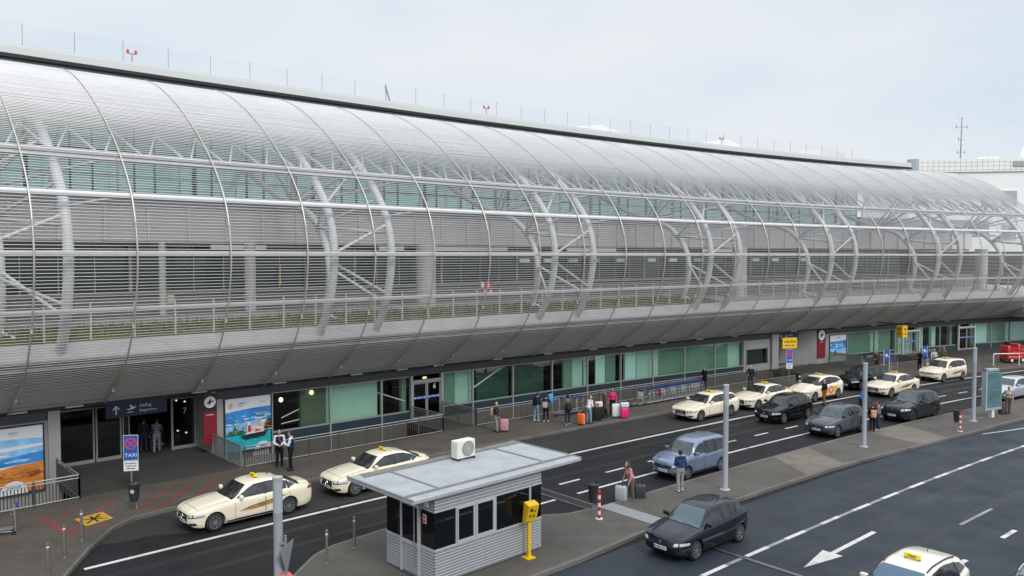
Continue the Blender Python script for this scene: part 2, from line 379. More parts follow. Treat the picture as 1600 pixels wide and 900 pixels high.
for s0_, s1_, z_ in ((22.35, 22.75, .0062), (24.9, 25.3, .0062), (26.75, 27.15, .0062), (11.9, 12.25, .003), (13.35, 13.65, .003)):
    mb = MB(); fstrip(mb, trange(-30, 70, 2), lambda t: s0_ + .06 * math.sin(t * .3), lambda t: s1_ + .06 * math.sin(t * .27), z_); structure(mb.build('tyre_track', ground_mat('tyre_track_' + str(s0_), *(((.0185, .0235, .0315), (.026, .033, .042), (.0135, .0175, .0235)) if s0_ > 20 else ((.0145, .0145, .0157), (.02, .02, .021), (.009, .009, .0095))), rough=.6, spec=.35)))
# red hatching and yellow field on the pavement
def stroke(name, a, b, w, m, z):
    A = F(*a, z); B = F(*b, z); d = (B - A).normalized(); n = Vector((-d.y, d.x, 0)) * w / 2
    mb = MB(); mb.quad(A - n, B - n, B + n, A + n); return structure(mb.build(name, m))
for i, (a, b, w) in enumerate((((-20.75, 5.0), (-20.52, 7.55), .2), ((-20.52, 5.96), (-19.47, 4.68), .12), ((-20.5, 7.5), (-17.98, 4.55), .12), ((-20.5, 7.58), (-18.88, 7.62), .12),
               ((-17.95, 6.6), (-15.85, 4.4), .13), ((-17.42, 7.1), (-15.15, 4.67), .13), ((-15.9, 6.7), (-13.74, 4.27), .13), ((-13.9, 6.6), (-12.2, 4.6), .1))):
    stroke('red_hatching', a, b, w, red_paint, .1245 + .0008 * i)
pq('yellow_floor_field', [(-19.91, 6.15), (-18.9, 5.92), (-18.83, 6.95), (-19.81, 7.26)], .134, yellow_paint)
for i, (a, b) in enumerate((((-19.75, 6.35), (-19.0, 6.8)), ((-19.7, 6.95), (-19.05, 6.15)), ((-19.6, 6.5), (-19.1, 6.45)), ((-19.4, 6.2), (-19.35, 7.0)))):
    stroke('yellow_field_symbol', a, b, .07, black_pl, .138 + .001 * i)
# light well in front of the ground-floor glazing, bridged at the entrances
BR = [(-18.95, -12.45), (-1.3, .85), (33.6, 41.0)]
mb = MB()
for a, b in BR: fbox(mb, a, b, -2.4 if a < -10 or a > 20 else -.2, WELL - .002, -.25, .118)
fbox(mb, 51, 110, -.2, WELL - .002, -.25, .118)
structure(mb.build('entrance_bridge', ground_mat('entrance_floor', (.045, .043, .04), (.06, .057, .053), (.028, .026, .025), rough=.8)))
mb = MB(); fbox(mb, -58, 51, WELL, WELL + .2, -3.3, -.05); structure(mb.build('retaining_wall', concrete))
mb = MB(); fbox(mb, -58, 51, -.01, WELL, -1.6, -1.3); fbox(mb, -12.3, -9.3, -.01, WELL, -.5, -.35); structure(mb.build('light_well_floor', mat('well_concrete', (.2, .195, .18), .9, var=.2)))  # shallow pale slab added to lighten what shows through the glass balustrade

# ================================================================== TERMINAL
TB = wroot('terminal_building', F(20, 0, 0), head(20), 'long curved airport terminal wrapped in a bulging tubular screen of steel louvres', 'terminal')
SH = [(.15, 3.22), (.4, 3.36), (1.5, 4.0), (2.15, 4.42), (2.9, 4.98), (3.6, 5.85), (4.1, 6.7), (4.4, 7.4), (4.68, 8.45), (4.8, 9.4), (4.77, 9.95), (4.55, 11.05), (3.95, 12.3), (2.6, 13.85), (.75, 15.35), (-1.45, 16.75), (-3.6, 17.8), (-5.75, 18.5)]
def smooth_curve(pts, step):
    P = [Vector((a, b, 0)) for a, b in pts]; out = []
    for i in range(len(P) - 1):
        p0 = P[max(0, i - 1)]; p1 = P[i]; p2 = P[i + 1]; p3 = P[min(len(P) - 1, i + 2)]
        for k in range(20):
            u = k / 20
            out.append(.5 * ((2 * p1) + (p2 - p0) * u + (2 * p0 - 5 * p1 + 4 * p2 - p3) * u * u + (3 * p1 - p0 - 3 * p2 + p3) * u ** 3))
    out.append(P[-1])
    L = [0]
    for i in range(1, len(out)): L.append(L[-1] + (out[i] - out[i - 1]).length)
    n = max(2, int(round(L[-1] / step))); res = []
    xs = [p.x for p in out]; ys = [p.y for p in out]
    for k in range(n + 1):
        l = L[-1] * k / n; res.append((float(np.interp(l, L, xs)), float(np.interp(l, L, ys))))
    return res
def offset(pts, d):
    o = []
    for i, (x, y) in enumerate(pts):
        a = pts[max(0, i - 1)]; b = pts[min(len(pts) - 1, i + 1)]; dx, dy = b[0] - a[0], b[1] - a[1]; l = math.hypot(dx, dy)
        o.append((x - dy / l * d, y + dx / l * d))      # inwards
    return o
SLAT_P = .13
slats = smooth_curve(SH, SLAT_P)
shell = smooth_curve(SH, .5)
RT = [-31.6, -27.95, -24.3, -20.7, -17.15, -13.4, -9.85, -6.3, -2.8, .85, 4.5, 8.05, 11.65, 15.3, 19.1, 22.65, 26.45, 30.15, 34, 37.35, 41.15, 44.95, 48.9, 52.35, 55.75, 59.2, 63, 66.9]
for i in range(len(RT) - 1):
    mb = MB(); ts = trange(RT[i], RT[i + 1], 1.9)
    for j, (s, z) in enumerate(slats):
        w = random.uniform(-.005, .005); hz_ = .0175 + .0265 * min(1, max(0, (z - 14.2) / 1.6)); hx_ = .016 + .03 * min(1, max(0, (z - 14.6) / 2.6))      # blades stand taller towards the crown
        vs = []
        for t in ts:
            o = F(t, s, z + w); a = head(t); nx = Vector((math.sin(a), -math.cos(a), 0))
            for k in range(6):
                q = 2 * math.pi * k / 6; vs.append(o + nx * (hx_ * math.cos(q)) + Vector((0, 0, hz_ * math.sin(q))))
        mb.add(vs, [(m * 6 + k, m * 6 + (k + 1) % 6, (m + 1) * 6 + (k + 1) % 6, (m + 1) * 6 + k) for m in range(len(ts) - 1) for k in range(6)])
    mb.build('louvre_panel', slat_mat, TB, smooth=80)
out_rib = offset(shell, -.075)
for t in RT:
    mb = MB(); mb.tube([F(t, s, z) for s, z in out_rib], [.036 - .018 * min(1, max(0, (z - 12.5) / 3)) for s, z in out_rib], 8)
    for j in range(3, len(out_rib) - 22, 8):   # rib brackets
        s, z = out_rib[j]; mb.lathe([(.06, -.1), (.06, .1)], 8, M=Matrix.Translation(F(t, s, z)))
    mb.build('rib', rib_mat, TB, smooth=50)
# soffit lining, gutter, slab edge
mb = MB(); lin = offset([p for p in shell if p[1] < 5.2], .17)
fsheet(mb, lin, -31.6, 66.9); mb.build('soffit_lining', lining_mat, TB, smooth=60)
mb = MB(); fbox(mb, -31.6, 66.9, 2.8, 3.02, 5.14, 5.22); mb.build('gutter', alu, TB)
mb = MB(); fsheet(mb, [(2.72, 5.42), (2.7, 5.5), (2.2, 6.02), (2.1, 6.06), (2.0, 5.0), (2.6, 5.0)], -31.6, 66.9); mb.build('deck_edge', conc_pale, TB)
mb = MB(); fbox(mb, -31.6, 80, -16, 2.05, 5.5, 6.02); mb.build('terrace_deck', concrete, TB)
plant = ground_mat('roof_planting', (.14, .165, .045), (.24, .2, .10), (.06, .08, .025), rough=.95, fine=25)
mb = MB(); fbox(mb, -31.6, 25, -3.2, 1.5, 6.02, 6.2)
for k in range(5200):
    t = random.uniform(-31, 25); s = random.uniform(-3.1, 1.45); h = random.uniform(.1, .34); o = F(t, s, 6.19); a = random.uniform(0, 6.3); d = Vector((math.cos(a), math.sin(a), 0)) * random.uniform(.03, .09)
    mb.add([o - d, o + d, o + Vector((random.uniform(-.08, .08), random.uniform(-.08, .08), h))], [(0, 1, 2)])
g = mb.build('terrace_planting', plant, TB); g['kind'] = 'stuff'
mb = MB(); fbox(mb, -31.6, 25, -3.6, -3.2, 6.02, 6.5); mb.build('planter_wall', concrete, TB)
# terrace railing
mb = MB()
for z in (7.62, 6.95): mb.tube([F(t, 2.2, z) for t in trange(-31.6, 66.9, 1.8)], .035, 6)
mb.build('terrace_rail', galv, TB, smooth=50)
t = -31.6; pm = None
while t < 66:
    if pm is None:
        b = MB(); b.box(-.025, .025, -.05, .05, 0, 1.52); pm = b.build('terrace_rail_post', alu_light, TB); first = pm
        pm.matrix_parent_inverse = TB.matrix_basis.inverted(); pm.location = F(t, 2.2, 6.12); pm.rotation_euler[2] = head(t)
    else:
        o = pm.copy(); COL.objects.link(o); o.location = F(t, 2.2, 6.12); o.rotation_euler[2] = head(t)
    t += 1.68
# long horizontal tubes
for (s, z, r) in ((4.56, 9.6, .115), (4.12, 11.85, .12), (2.66, 13.58, .12), (4.02, 7.42, .1)):
    mb = MB(); mb.tube([F(t, s, z) for t in trange(-31.6, 66.9, 1.8)], r, 10); mb.build('rail_tube', steel_white, TB, smooth=50)
# triangular arch trusses
OUT = offset(smooth_curve(SH, .6), .85)
OUT = [p for p in OUT if p[1] > 4.3 and p[1] < 17.2]
INN = smooth_curve([(-9.8, 14.8), (-7.5, 13.75), (-5.5, 12.95), (-3.8, 12.45), (-1.7, 11.8), (-.75, 11.15), (0, 10.35), (.45, 9.5), (.54, 8.1), (.1, 6.6), (-.1, 6.02)], .5)
def at_z(path, z, lo=True):
    best = min(path, key=lambda p: abs(p[1] - z)); return best
for tc in (-36.0, -20.95, -6.4, 8.1, 22.7, 37.2, 52.3, 65.6):
    if tc < -31: continue
    mb = MB(); ta, tb = tc - 1.6, tc + 1.6
    for tt in (ta, tb): mb.tube([F(tt, s, z) for s, z in OUT], .2, 12)
    mb.tube([F(tc, s, z) for s, z in INN], .19, 10)
    nodes_in = [at_z(INN, z) for z in (12.4, 11.15, 8.9, 6.3)]
    nodes_out = [at_z(OUT, z) for z in (14.9, 12.6, 10.7, 8.7, 7.0, 5.4)]
    for (so, zo), (si, zi) in ((nodes_out[0], nodes_in[0]), (nodes_out[1], nodes_in[1]), (nodes_out[2], nodes_in[1]), (nodes_out[4], nodes_in[2]), (nodes_out[5], nodes_in[3])):
        for tt in (ta, tb): mb.tube([F(tc, si, zi), F(tt, so, zo)], .075, 8)
    for za, zb_ in ((14.4, 11.95), (10.9, 9.7), (7.6, 9.2)):      # lacing between the two outer chords
        pa, pb = at_z(OUT, za), at_z(OUT, zb_); mb.tube([F(tb, *pa), F(ta, *pb)], .075, 8)
    fan = min(INN, key=lambda p: abs(p[0] + 3.4))
    for dt_, p_ in ((-3.6, (2.0, 13.5)), (-1.8, (.35, 14.8)), (0, (2.0, 13.5)), (1.8, (.35, 14.8)), (3.6, (2.0, 13.5))): mb.tube([F(tc, *fan), F(tc + dt_, *p_)], .07, 8)
    lo_ = at_z(INN, 11.15)
    for dt_ in (-3.6, 3.6): mb.tube([F(tc, *lo_), F(tc + dt_, 3.9, 11.85)], .055, 6)
    mb.build('arch_truss', steel_white, TB, smooth=50)
# longitudinal lattice girder below the crown
mb = MB(); N = 56
for k in range(N):
    t0 = -31.6 + 98.5 * k / N; t1 = -31.6 + 98.5 * (k + 1) / N; tm = (t0 + t1) / 2
    mb.tube([F(t0, 2.1, 13.5), F(tm, .35, 14.85), F(t1, 2.1, 13.5)], .07, 6)
    if k % 2 == 0: mb.tube([F(t0, 1.75, 13.55), F(t0, -1.2, 13.9)], .05, 6)
for s, z in ((2.1, 13.45),): mb.tube([F(t, s, z) for t in trange(-31.6, 66.9, 1.8)], .07, 8)
mb.build('lattice_girder', steel_white, TB, smooth=50)
mb = MB()
for k in range(9):
    t0 = 53 + k * 1.6
    mb.tube([F(t0, -1.2, 13.9), F(t0 + .8, -4.5, 15.6), F(t0 + 1.6, -1.2, 13.9)], .05, 6); mb.tube([F(t0, -4.8, 15.6), F(t0 + 1.6, -4.8, 15.6)], .06, 6)
mb.build('lattice_girder', steel_white, TB, smooth=50)

# upper floors behind the screen
mb = MB(); fbox(mb, -34, 70, -6.3, -6.0, 10.26, 12.1); mb.build('parapet_band', band_mat, TB)
mb = MB(); t = -33.8
while t < 70: fbox(mb, t, t + .09, -6.0, -5.82, 10.27, 12.06); t += 2.05
fbox(mb, -34, 70, -6.32, -5.9, 12.1, 12.17)
mb.build('band_fins', alu_light, TB)
mb = MB(); fbox(mb, -34, 70, -16, -6.3, 10.1, 10.4); fbox(mb, -34, 66, -10.2, -6.3, 12.2, 12.45); mb.build('floor_slab', mat('soffit_grey', (.3, .3, .3), .7), TB)
# departures-level dark glazing with mullions
mb = MB(); fsheet(mb, [(-7.0, 7.62), (-7.0, 10.1)], -34, 60, step=3.6); mb.build('departures_glazing', dark_glazing, TB)
mb = MB(); t = -33.6; k = 0
while t < 60: fbox(mb, t, t + (.16 if k % 4 == 0 else .06), -7.0, -6.9, 7.62, 10.1); t += 1.64; k += 1
fbox(mb, -34, 60, -7.0, -6.92, 9.55, 9.62); fbox(mb, -34, 60, -7.05, -6.85, 7.5, 7.62)
mb.build('departures_mullions', frame_mat, TB)
mb = MB(); fbox(mb, -34, 72, -7.3, -7.0, 6.02, 7.5); mb.build('departures_plinth', mat('brown_plinth', (.2, .18, .16), .7, var=.2), TB)
for a, b in ((-33, -28), (-10.2, -7.1), (.2, 2.0), (4.3, 10.4), (16, 21), (31, 35)):
    mb = MB(); fbox(mb, a, b, -5.6, -5.45, 9.85, 10.12); mb.build('light_panel', white_pl, TB)
for t, z0, z1 in ((-7.4, 7.5, 8.85), (-5.75, 7.8, 9.0), (-4.05, 7.5, 8.9), (-27, 7.6, 8.9)):
    mb = MB(); fbox(mb, t - .045, t + .045, -6.75, -6.65, z0, z1); mb.build('door_strip', mat('yellow_strip', (.6, .55, .2), .5), TB)
for t in (12.3, 14.6, 17, 19.2, 22, 25.5, 28, 31, 36, 38.4, 41, 45):
    mb = MB(); fbox(mb, t, t + .9, -6.6, -6.45, 9.05, 9.3); mb.build('gate_sign', white_pl, TB)
# columns on the terrace
for t, s, r in ((2.15, -3.2, .62), (67.5, -3.0, .62), (-13.15, -4.2, .17), (-27.5, -3.2, .62), (-8.6, -4.2, .3), (33.0, -3.2, .62)):
    mb = MB(); mb.lathe([(r, 6.02), (r, 10.25)], 24, M=Matrix.Translation(F(t, s, 0))); mb.build('column', mat('column_render', (.52, .52, .51), .6, var=.06, vscale=1.5), TB, smooth=50)
# green glazed upper storey
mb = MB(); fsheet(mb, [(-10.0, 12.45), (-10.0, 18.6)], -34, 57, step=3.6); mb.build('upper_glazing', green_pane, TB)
mb = MB(); t = -33.8; k = 0
while t < 57: fbox(mb, t, t + (.22 if k % 5 == 0 else .07), -10.0, -9.9, 12.45, 18.6); t += 1.07 if k % 2 else 2.1; k += 1
for z in (13.9, 15.3, 16.8): fbox(mb, -34, 57, -10.0, -9.91, z, z + .06)
mb.build('upper_mullions', dark_metal, TB)
mb = MB(); fbox(mb, 56.9, 57.2, -30, -10, 12.2, 18.6); mb.build('end_wall', mat('end_wall', (.3, .31, .31), .6), TB)
mb = MB()
for t in trange(-33, 57, 3.3): mb.tube([F(t, -9.2, 12.45), F(t, -9.2, 14.6), F(t + .4, -8.6, 16.2)], .06, 6)
for z in (12.85, 13.15, 13.45): mb.tube([F(t, -7.0, z - .35) for t in trange(-33, 60, 2)], .025, 5)
mb.build('gallery_railing', alu_light, TB)
# roof
mb = MB(); fbox(mb, -36, 60, -46, -5.95, 18.75, 19.3); mb.build('roof', alu_light, TB)
mb = MB(); fbox(mb, -36, 60, -6.0, -5.62, 18.86, 19.2); fbox(mb, -36, 60, -6.0, -5.7, 19.21, 19.33); mb.build('roof_fascia', mat('fascia_metal', (.68, .71, .70), .5, .1), TB)
mb = MB(); fbox(mb, -36, 60, -6.05, -5.55, 18.68, 18.84); mb.build('roof_gap_shade', mat('roof_shadow_gap', (.02, .02, .022), .6), TB)  # near-black strip stands in for shade in the gap under the fascia
mb = MB(); fbox(mb, 59.2, 80, -34, -11, 11.9, 12.1); fbox(mb, 60, 80, -34, -12, 12.1, 13.9); mb.build('annex_roof', mat('annex_roof', (.3, .31, .325), .6, var=.08, vscale=.6), TB)
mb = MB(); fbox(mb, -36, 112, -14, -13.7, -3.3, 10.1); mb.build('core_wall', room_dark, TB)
# ground floor header, soffit strip, base
mb = MB(); fbox(mb, -36, -19.35, -.12, .06, 2.68, 3.04); fbox(mb, -12.2, 33.1, -.12, .06, 2.68, 3.04); fbox(mb, 39.2, 112, -.12, .06, 2.68, 3.04); mb.build('header', header_mat, TB)
mb = MB(); fbox(mb, -36, 112, -.35, -.1, 3.04, 3.3); mb.build('shadow_gap', dark_metal, TB)
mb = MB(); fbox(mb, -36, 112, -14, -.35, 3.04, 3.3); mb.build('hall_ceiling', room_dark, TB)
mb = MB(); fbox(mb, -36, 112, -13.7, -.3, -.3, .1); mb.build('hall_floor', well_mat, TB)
mb = MB(); fbox(mb, 66.9, 112, -.1, 3.6, 3.32, 3.9); fbox(mb, 66.9, 112, -8, 2.1, 3.9, 6.0); mb.build('canopy', concrete, TB)
lt = MB()
for t in (-24, -20.4, -18.3, -13.0, -9.0, -4.6, -1.7, .8, 5.2, 9.4, 13.5, 17.0, 20.5, 24.5, 28.6, 36, 42, 47, 53, 58):
    o = F(t, .08, 3.08); lt = MB(); lt.box(-.35, .35, -.02, .05, 0, .07, M=FM(t, .12, 3.1)); lt.build('strip_light', mat('strip_light_cover', (.5, .53, .5), .4), TB)
for t0, t1 in ((-36, -18.95), (-12.45, -1.3), (.85, 33.6), (41, 51)):
    mb = MB(); fbox(mb, t0, t1, -.25, -.02, -3.3, .1); mb.build('basement_wall', mat('basement_render', (.1, .098, .09), .8, var=.2), TB)

# glazing bays: (t0, t1, depth panels behind the glass [(a,b,material)])
def window(t0, t1, panels, sill=.7, top=2.68, plinth=True, g=None):
    mb = MB()
    fbox(mb, t0 - .05, t0 + .05, -.06, .07, -3.2 if (t0 < 33 or 43 < t0 < 51) else .1, top)
    fbox(mb, t0 + .05, t1 - .05, -.05, .05, sill - .06, sill + .02); fbox(mb, t0 + .05, t1 - .05, -.05, .03, top - .05, top)
    w = mb.build('window', frame_mat, TB)
    mb = MB(); mb.quad(F(t0 + .05, 0, sill + .02), F(t1 - .05, 0, sill + .02), F(t1 - .05, 0, top - .05), F(t0 + .05, 0, top - .05)); mb.build('pane', g or glass, w)
    for a, b, m in panels:
        q = MB(); fbox(q, t0 + (t1 - t0) * a, t0 + (t1 - t0) * b, -.5 - random.uniform(0, .25), -.44, .3, 2.95); q.build('blind', m, w)
    if plinth:
        q = MB(); fbox(q, t0 + .05, t1 - .05, -.1, .02, .1, sill - .06); q.build('spandrel', plinth_mat, w)
    return w
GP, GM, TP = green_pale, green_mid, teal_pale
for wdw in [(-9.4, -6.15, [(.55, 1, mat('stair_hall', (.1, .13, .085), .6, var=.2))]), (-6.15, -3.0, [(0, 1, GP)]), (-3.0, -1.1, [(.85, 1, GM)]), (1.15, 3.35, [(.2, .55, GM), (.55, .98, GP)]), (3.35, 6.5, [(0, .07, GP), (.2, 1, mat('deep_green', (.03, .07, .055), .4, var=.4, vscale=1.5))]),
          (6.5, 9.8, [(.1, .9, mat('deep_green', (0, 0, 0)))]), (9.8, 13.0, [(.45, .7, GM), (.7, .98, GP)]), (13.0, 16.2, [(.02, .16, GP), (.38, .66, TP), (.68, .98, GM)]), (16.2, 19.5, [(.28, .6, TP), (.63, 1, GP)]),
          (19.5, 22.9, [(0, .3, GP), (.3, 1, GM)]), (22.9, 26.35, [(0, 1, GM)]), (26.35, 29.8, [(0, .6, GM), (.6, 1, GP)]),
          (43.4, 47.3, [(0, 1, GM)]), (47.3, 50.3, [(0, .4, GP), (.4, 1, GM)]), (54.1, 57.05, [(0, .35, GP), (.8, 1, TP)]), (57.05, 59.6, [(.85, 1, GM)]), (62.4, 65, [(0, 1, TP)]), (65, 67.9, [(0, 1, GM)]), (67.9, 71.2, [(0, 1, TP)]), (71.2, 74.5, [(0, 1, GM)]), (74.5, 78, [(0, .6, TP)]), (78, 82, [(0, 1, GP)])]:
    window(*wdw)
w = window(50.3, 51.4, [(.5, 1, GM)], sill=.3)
# stair lamps and handrail behind the glass beside the entrance
mb = MB()
for t, z in ((-8.75, 2.2), (-7.05, 2.38)): mb.lathe([(.001, -.13), (.09, -.08), (.11, 0), (.09, .08), (.001, .13)], 12, M=Matrix.Translation(F(t, -.3, z)))
mb.build('wall_lamp', lamp_warm, TB, smooth=60)
mb = MB(); mb.tube([F(-8.6, -.6, .9), F(-6.4, -.6, 1.1)], .03, 6); mb.tube([F(-8.6, -.6, 1.2), F(-6.5, -.6, 1.9)], .03, 6); mb.tube([F(3.5, -.4, 1.35), F(6.2, -.4, 2.65)], .05, 6); mb.tube([F(-3.0, -.4, 1.9), F(-1.2, -.4, 1.2)], .04, 6); mb.build('stair_handrail', alu_light, TB)
# grey wall with dark window before the second entrance, piers
mb = MB(); fbox(mb, 29.8, 33.05, -.15, .03, .1, .62); fbox(mb, 29.8, 33.05, -.15, .03, 1.98, 2.68); fbox(mb, 29.8, 30.0, -.15, .03, .62, 1.98); fbox(mb, 32.8, 33.05, -.15, .03, .62, 1.98); mb.build('wall', wall_grey, TB)
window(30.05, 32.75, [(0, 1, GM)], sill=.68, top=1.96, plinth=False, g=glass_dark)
mb = MB(); fbox(mb, 33.1, 33.9, -2.2, .25, .1, 3.04); mb.build('pier', wall_grey, TB)
mb = MB(); fbox(mb, -19.3, -18.85, -2.2, .1, -3.2, 3.04); mb.build('pier', wall_grey, TB)
mb = MB(); fbox(mb, -36, -19.3, -.2, .0, -3.2, 2.68); mb.build('wall', wall_grey, TB)
mb = MB(); fbox(mb, -12.4, -11.88, -2.6, .02, -.1, 3.04); fbox(mb, -11.88, -9.4, -.2, -.02, -3.2, 2.68); mb.build('wall', wall_grey, TB)
mb = MB(); fbox(mb, 39.2, 43.35, -.3, .02, .1, 2.68); mb.build('wall', wall_grey, TB)
mb = MB(); p = [F(36.7, -2.0, 0), F(39.2, 0, 0), F(39.2, -.3, 0), F(36.9, -2.25, 0)]
mb.hexa([q + Vector((0, 0, .1)) for q in p] + [q + Vector((0, 0, 3.04)) for q in p]); mb.build('wall', wall_grey, TB)
# entrance recesses: sliding doors in aluminium frames, dark hall beyond with lamps
def door_leaf(t0, t1, s, z0, z1, g, fr=.07, name='door', num=None, strip=False):
    mb = MB()
    fbox(mb, t0, t0 + fr, s - .03, s + .03, z0, z1); fbox(mb, t1 - fr, t1, s - .03, s + .03, z0, z1)
    fbox(mb, t0 + fr, t1 - fr, s - .03, s + .03, z0, z0 + .16); fbox(mb, t0 + fr, t1 - fr, s - .03, s + .03, z1 - fr, z1)
    d = mb.build(name, frame_mat, TB)
    q = MB(); q.quad(F(t0 + fr, s, z0 + .16), F(t1 - fr, s, z0 + .16), F(t1 - fr, s, z1 - fr), F(t0 + fr, s, z1 - fr)); q.build('pane', g, d)
    if strip:
        q = MB(); fbox(q, t0 + fr + .02, t1 - fr - .02, s + .012, s + .018, 1.3, 1.46)
        for u in (.16, .84):
            M = FMT(t0 + (t1 - t0) * u, s + .02, 1.38); q.lathe([(.045, 0), (.045, .006)], 12, 1, M=M)
        scribble(q, FMT((t0 + t1) / 2, s + .02, 1.38), .4, .05, 1); q.build('door_strip', [blue_sign, white_pl], d)
    if num:
        q = MB(); text_mesh(num, .42, FMT((t0 + t1) / 2 + .05, s + .02, 1.95), q, 0); q.build('door_number', white_pl, d)
    return d
door_leaf(-18.75, -17.0, -1.95, .12, 2.65, glass_dark); door_leaf(-16.95, -15.85, -1.95, .12, 2.65, glass_dark)
door_leaf(-15.8, -15.5, -1.95, .12, 2.65, glass_dark, fr=.05)
door_leaf(-13.62, -12.42, -1.95, .12, 2.65, glass_dark, fr=.1, num='7')
mb = MB(); fbox(mb, -18.85, -12.4, -2.1, -1.9, 2.66, 3.04); mb.build('door_header', dark_metal, TB)
for i in range(5):
    mb = MB(); mb.lathe([(.001, 0), (.07, 0), (.07, .05)], 12, M=Matrix.Translation(F(-15.2 + .55 * i, -3.6 - .5 * i, 2.5))); mb.build('hall_lamp', lamp_mat, TB)
for t, z in ((-13.25, 2.45), (-12.85, 2.35), (-13.2, .95), (-12.8, .8)):
    mb = MB(); mb.lathe([(.001, -.05), (.06, 0), (.001, .05)], 10, M=Matrix.Translation(F(t, -2.25, z))); mb.build('hall_lamp', lamp_mat, TB)
# second entrance
door_leaf(34.0, 35.0, -1.95, .12, 2.65, glass_dark); door_leaf(35.05, 36.0, -1.95, .12, 2.65, glass_dark); door_leaf(36.05, 36.8, -1.95, .12, 2.65, glass_dark)
mb = MB(); fbox(mb, 33.9, 37.0, -2.1, -1.9, 2.66, 3.04); mb.build('door_header', dark_metal, TB)
for t, s, z in ((34.2, -2.3, 2.5), (34.8, -2.6, 1.2), (35.4, -2.4, 1.05), (36.3, -2.3, .95), (34.1, -2.5, 1.0)):
    mb = MB(); mb.lathe([(.001, -.06), (.08, 0), (.001, .06)], 10, M=Matrix.Translation(F(t, s, z))); mb.build('hall_lamp', lamp_mat, TB)
# door 6, flush with the glazing
mb = MB(); fbox(mb, -1.1, -.95, -.1, .08, .1, 2.68); fbox(mb, 1.0, 1.15, -.1, .08, .1, 2.68); fbox(mb, -.95, 1.0, -.1, .08, 2.26, 2.4); mb.build('door_frame', frame_mat, TB)
door_leaf(-.94, .0, 0, .12, 2.25, glass_dark, strip=True); door_leaf(.03, .98, 0, .12, 2.25, glass_dark, num='6', strip=True)
mb = MB(); mb.box(-.12, .12, -.03, .03, 0, .1, M=FM(-.15, .05, 2.46)); mb.build('exit_lamp', mat('exit_lamp', (.7, .8, .3), .5, emit=(.8, .9, .3), estr=1.), TB)
for t0 in (51.5, 60.0):
    mb = MB(); fbox(mb, t0 - .1, t0, -.1, .08, .1, 2.68); fbox(mb, t0 + 2.4, t0 + 2.5, -.1, .08, .1, 2.68); fbox(mb, t0, t0 + 2.4, -.1, .08, 2.32, 2.45); mb.build('door_frame', alu_light, TB)
    door_leaf(t0 + .02, t0 + 1.18, 0, .12, 2.3, glass_dark if t0 > 55 else glass, strip=True); door_leaf(t0 + 1.22, t0 + 2.38, 0, .12, 2.3, glass_dark if t0 > 55 else glass, strip=True)
    if t0 < 55:
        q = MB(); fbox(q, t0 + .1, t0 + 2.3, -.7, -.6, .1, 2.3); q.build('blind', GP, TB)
    mb = MB(); mb.lathe([(.001, -.1), (.12, 0), (.001, .1)], 10, M=Matrix.Translation(F(t0 + .4, -.3, 2.5))); mb.build('hall_lamp', lamp_warm, TB)

# ================================================================== THINGS FIXED TO THE TERMINAL
# roof-edge guard fence
RF = wroot('roof_fence', F(0, -6.2, 19.33), head(0), 'thin mesh guard fence running along the terminal roof edge against the sky', 'fence')
mesh_m = bpy.data.materials.new('thin_mesh'); mesh_m.use_nodes = True; nt = mesh_m.node_tree
tr = nt.nodes.new('ShaderNodeBsdfTransparent'); ms = nt.nodes.new('ShaderNodeMixShader'); ms.inputs[0].default_value = .035
nt.links.new(tr.outputs[0], ms.inputs[1]); nt.links.new(nt.nodes['Principled BSDF'].outputs[0], ms.inputs[2]); nt.links.new(ms.outputs[0], nt.nodes['Material Output'].inputs[0])
nt.nodes['Principled BSDF'].inputs['Base Color'].default_value = (.3, .3, .3, 1)
mb = MB(); fsheet(mb, [(-6.15, 19.4), (-6.15, 20.42)], -34, 50.8, step=4.4); mb.build('mesh_infill', mesh_m, RF)
t = -34.0; b = MB(); b.tube([(0, 0, 0), (0, 0, 1.15)], .015, 6); pm = b.build('post', galv, RF); pm.location = F(t, -6.2, 19.3)
while t < 50: 
    t += 2.2; o = pm.copy(); COL.objects.link(o); o.location = F(t, -6.2, 19.3)
for t, lab in ((-13.55, 'red twin obstruction light at the left end of the roof edge'), (9.7, 'red twin obstruction light on the middle of the roof edge'), (34.8, 'red twin obstruction light at the far right of the roof edge')):
    e = empty('obstruction_light', F(t, -7, 19.3), head(t), lab, 'warning light', 'obstruction lights on the roof')
    b = MB(); b.tube([(0, 0, 0), (0, 0, .75)], .03, 6); b.bar((-.22, 0, .75), (.22, 0, .75), .05, .05); b.build('bracket', galv, e)
    for x in (-.2, .2):
        b = MB(); b.lathe([(.04, .76), (.075, .8), (.075, .9), (.04, .96), (.001, .98)], 10, M=Matrix.Translation((x, 0, 0))); b.build('lamp', mat('red_lens', (.75, .06, .04), .3), e, smooth=50)
for t, w, s, lab in ((29.5, 7.5, -20, 'nearest white rooflight ridge behind the roof fence'), (46, 6.2, -20, 'middle white rooflight ridge under the right obstruction light'), (60.5, 8, -20, 'farthest white rooflight ridge near the end of the roof fence')):
    e = empty('roof_light', F(t, s, 19.3), head(t), lab, 'rooflight', 'white rooflights on the roof')
    b = MB(); b.prism([(-w / 2, 0), (w / 2, 0), (w / 2, 2.5), (w * .1, 3.15), (-w / 2, 2.5)], -2, 2, M=Matrix.Rotation(R(90), 4, 'X')); b.build('glazed_ridge', white_pl, e)
e = empty('roof_crane', F(5.5, -13, 19.3), head(5.5) + .1, 'folded window cleaning jib on the roof behind the fence', 'crane')
b = MB(); b.tube([(.5, 0, 0), (-.45, 0, 2.75)], .06, 6); b.tube([(-.45, 0, 2.75), (-.4, 0, 1.6)], .03, 6); b.build('jib', galv, e); b = MB(); b.box(-.9, .9, -.3, .3, 0, .4); b.build('carriage', galv, e)

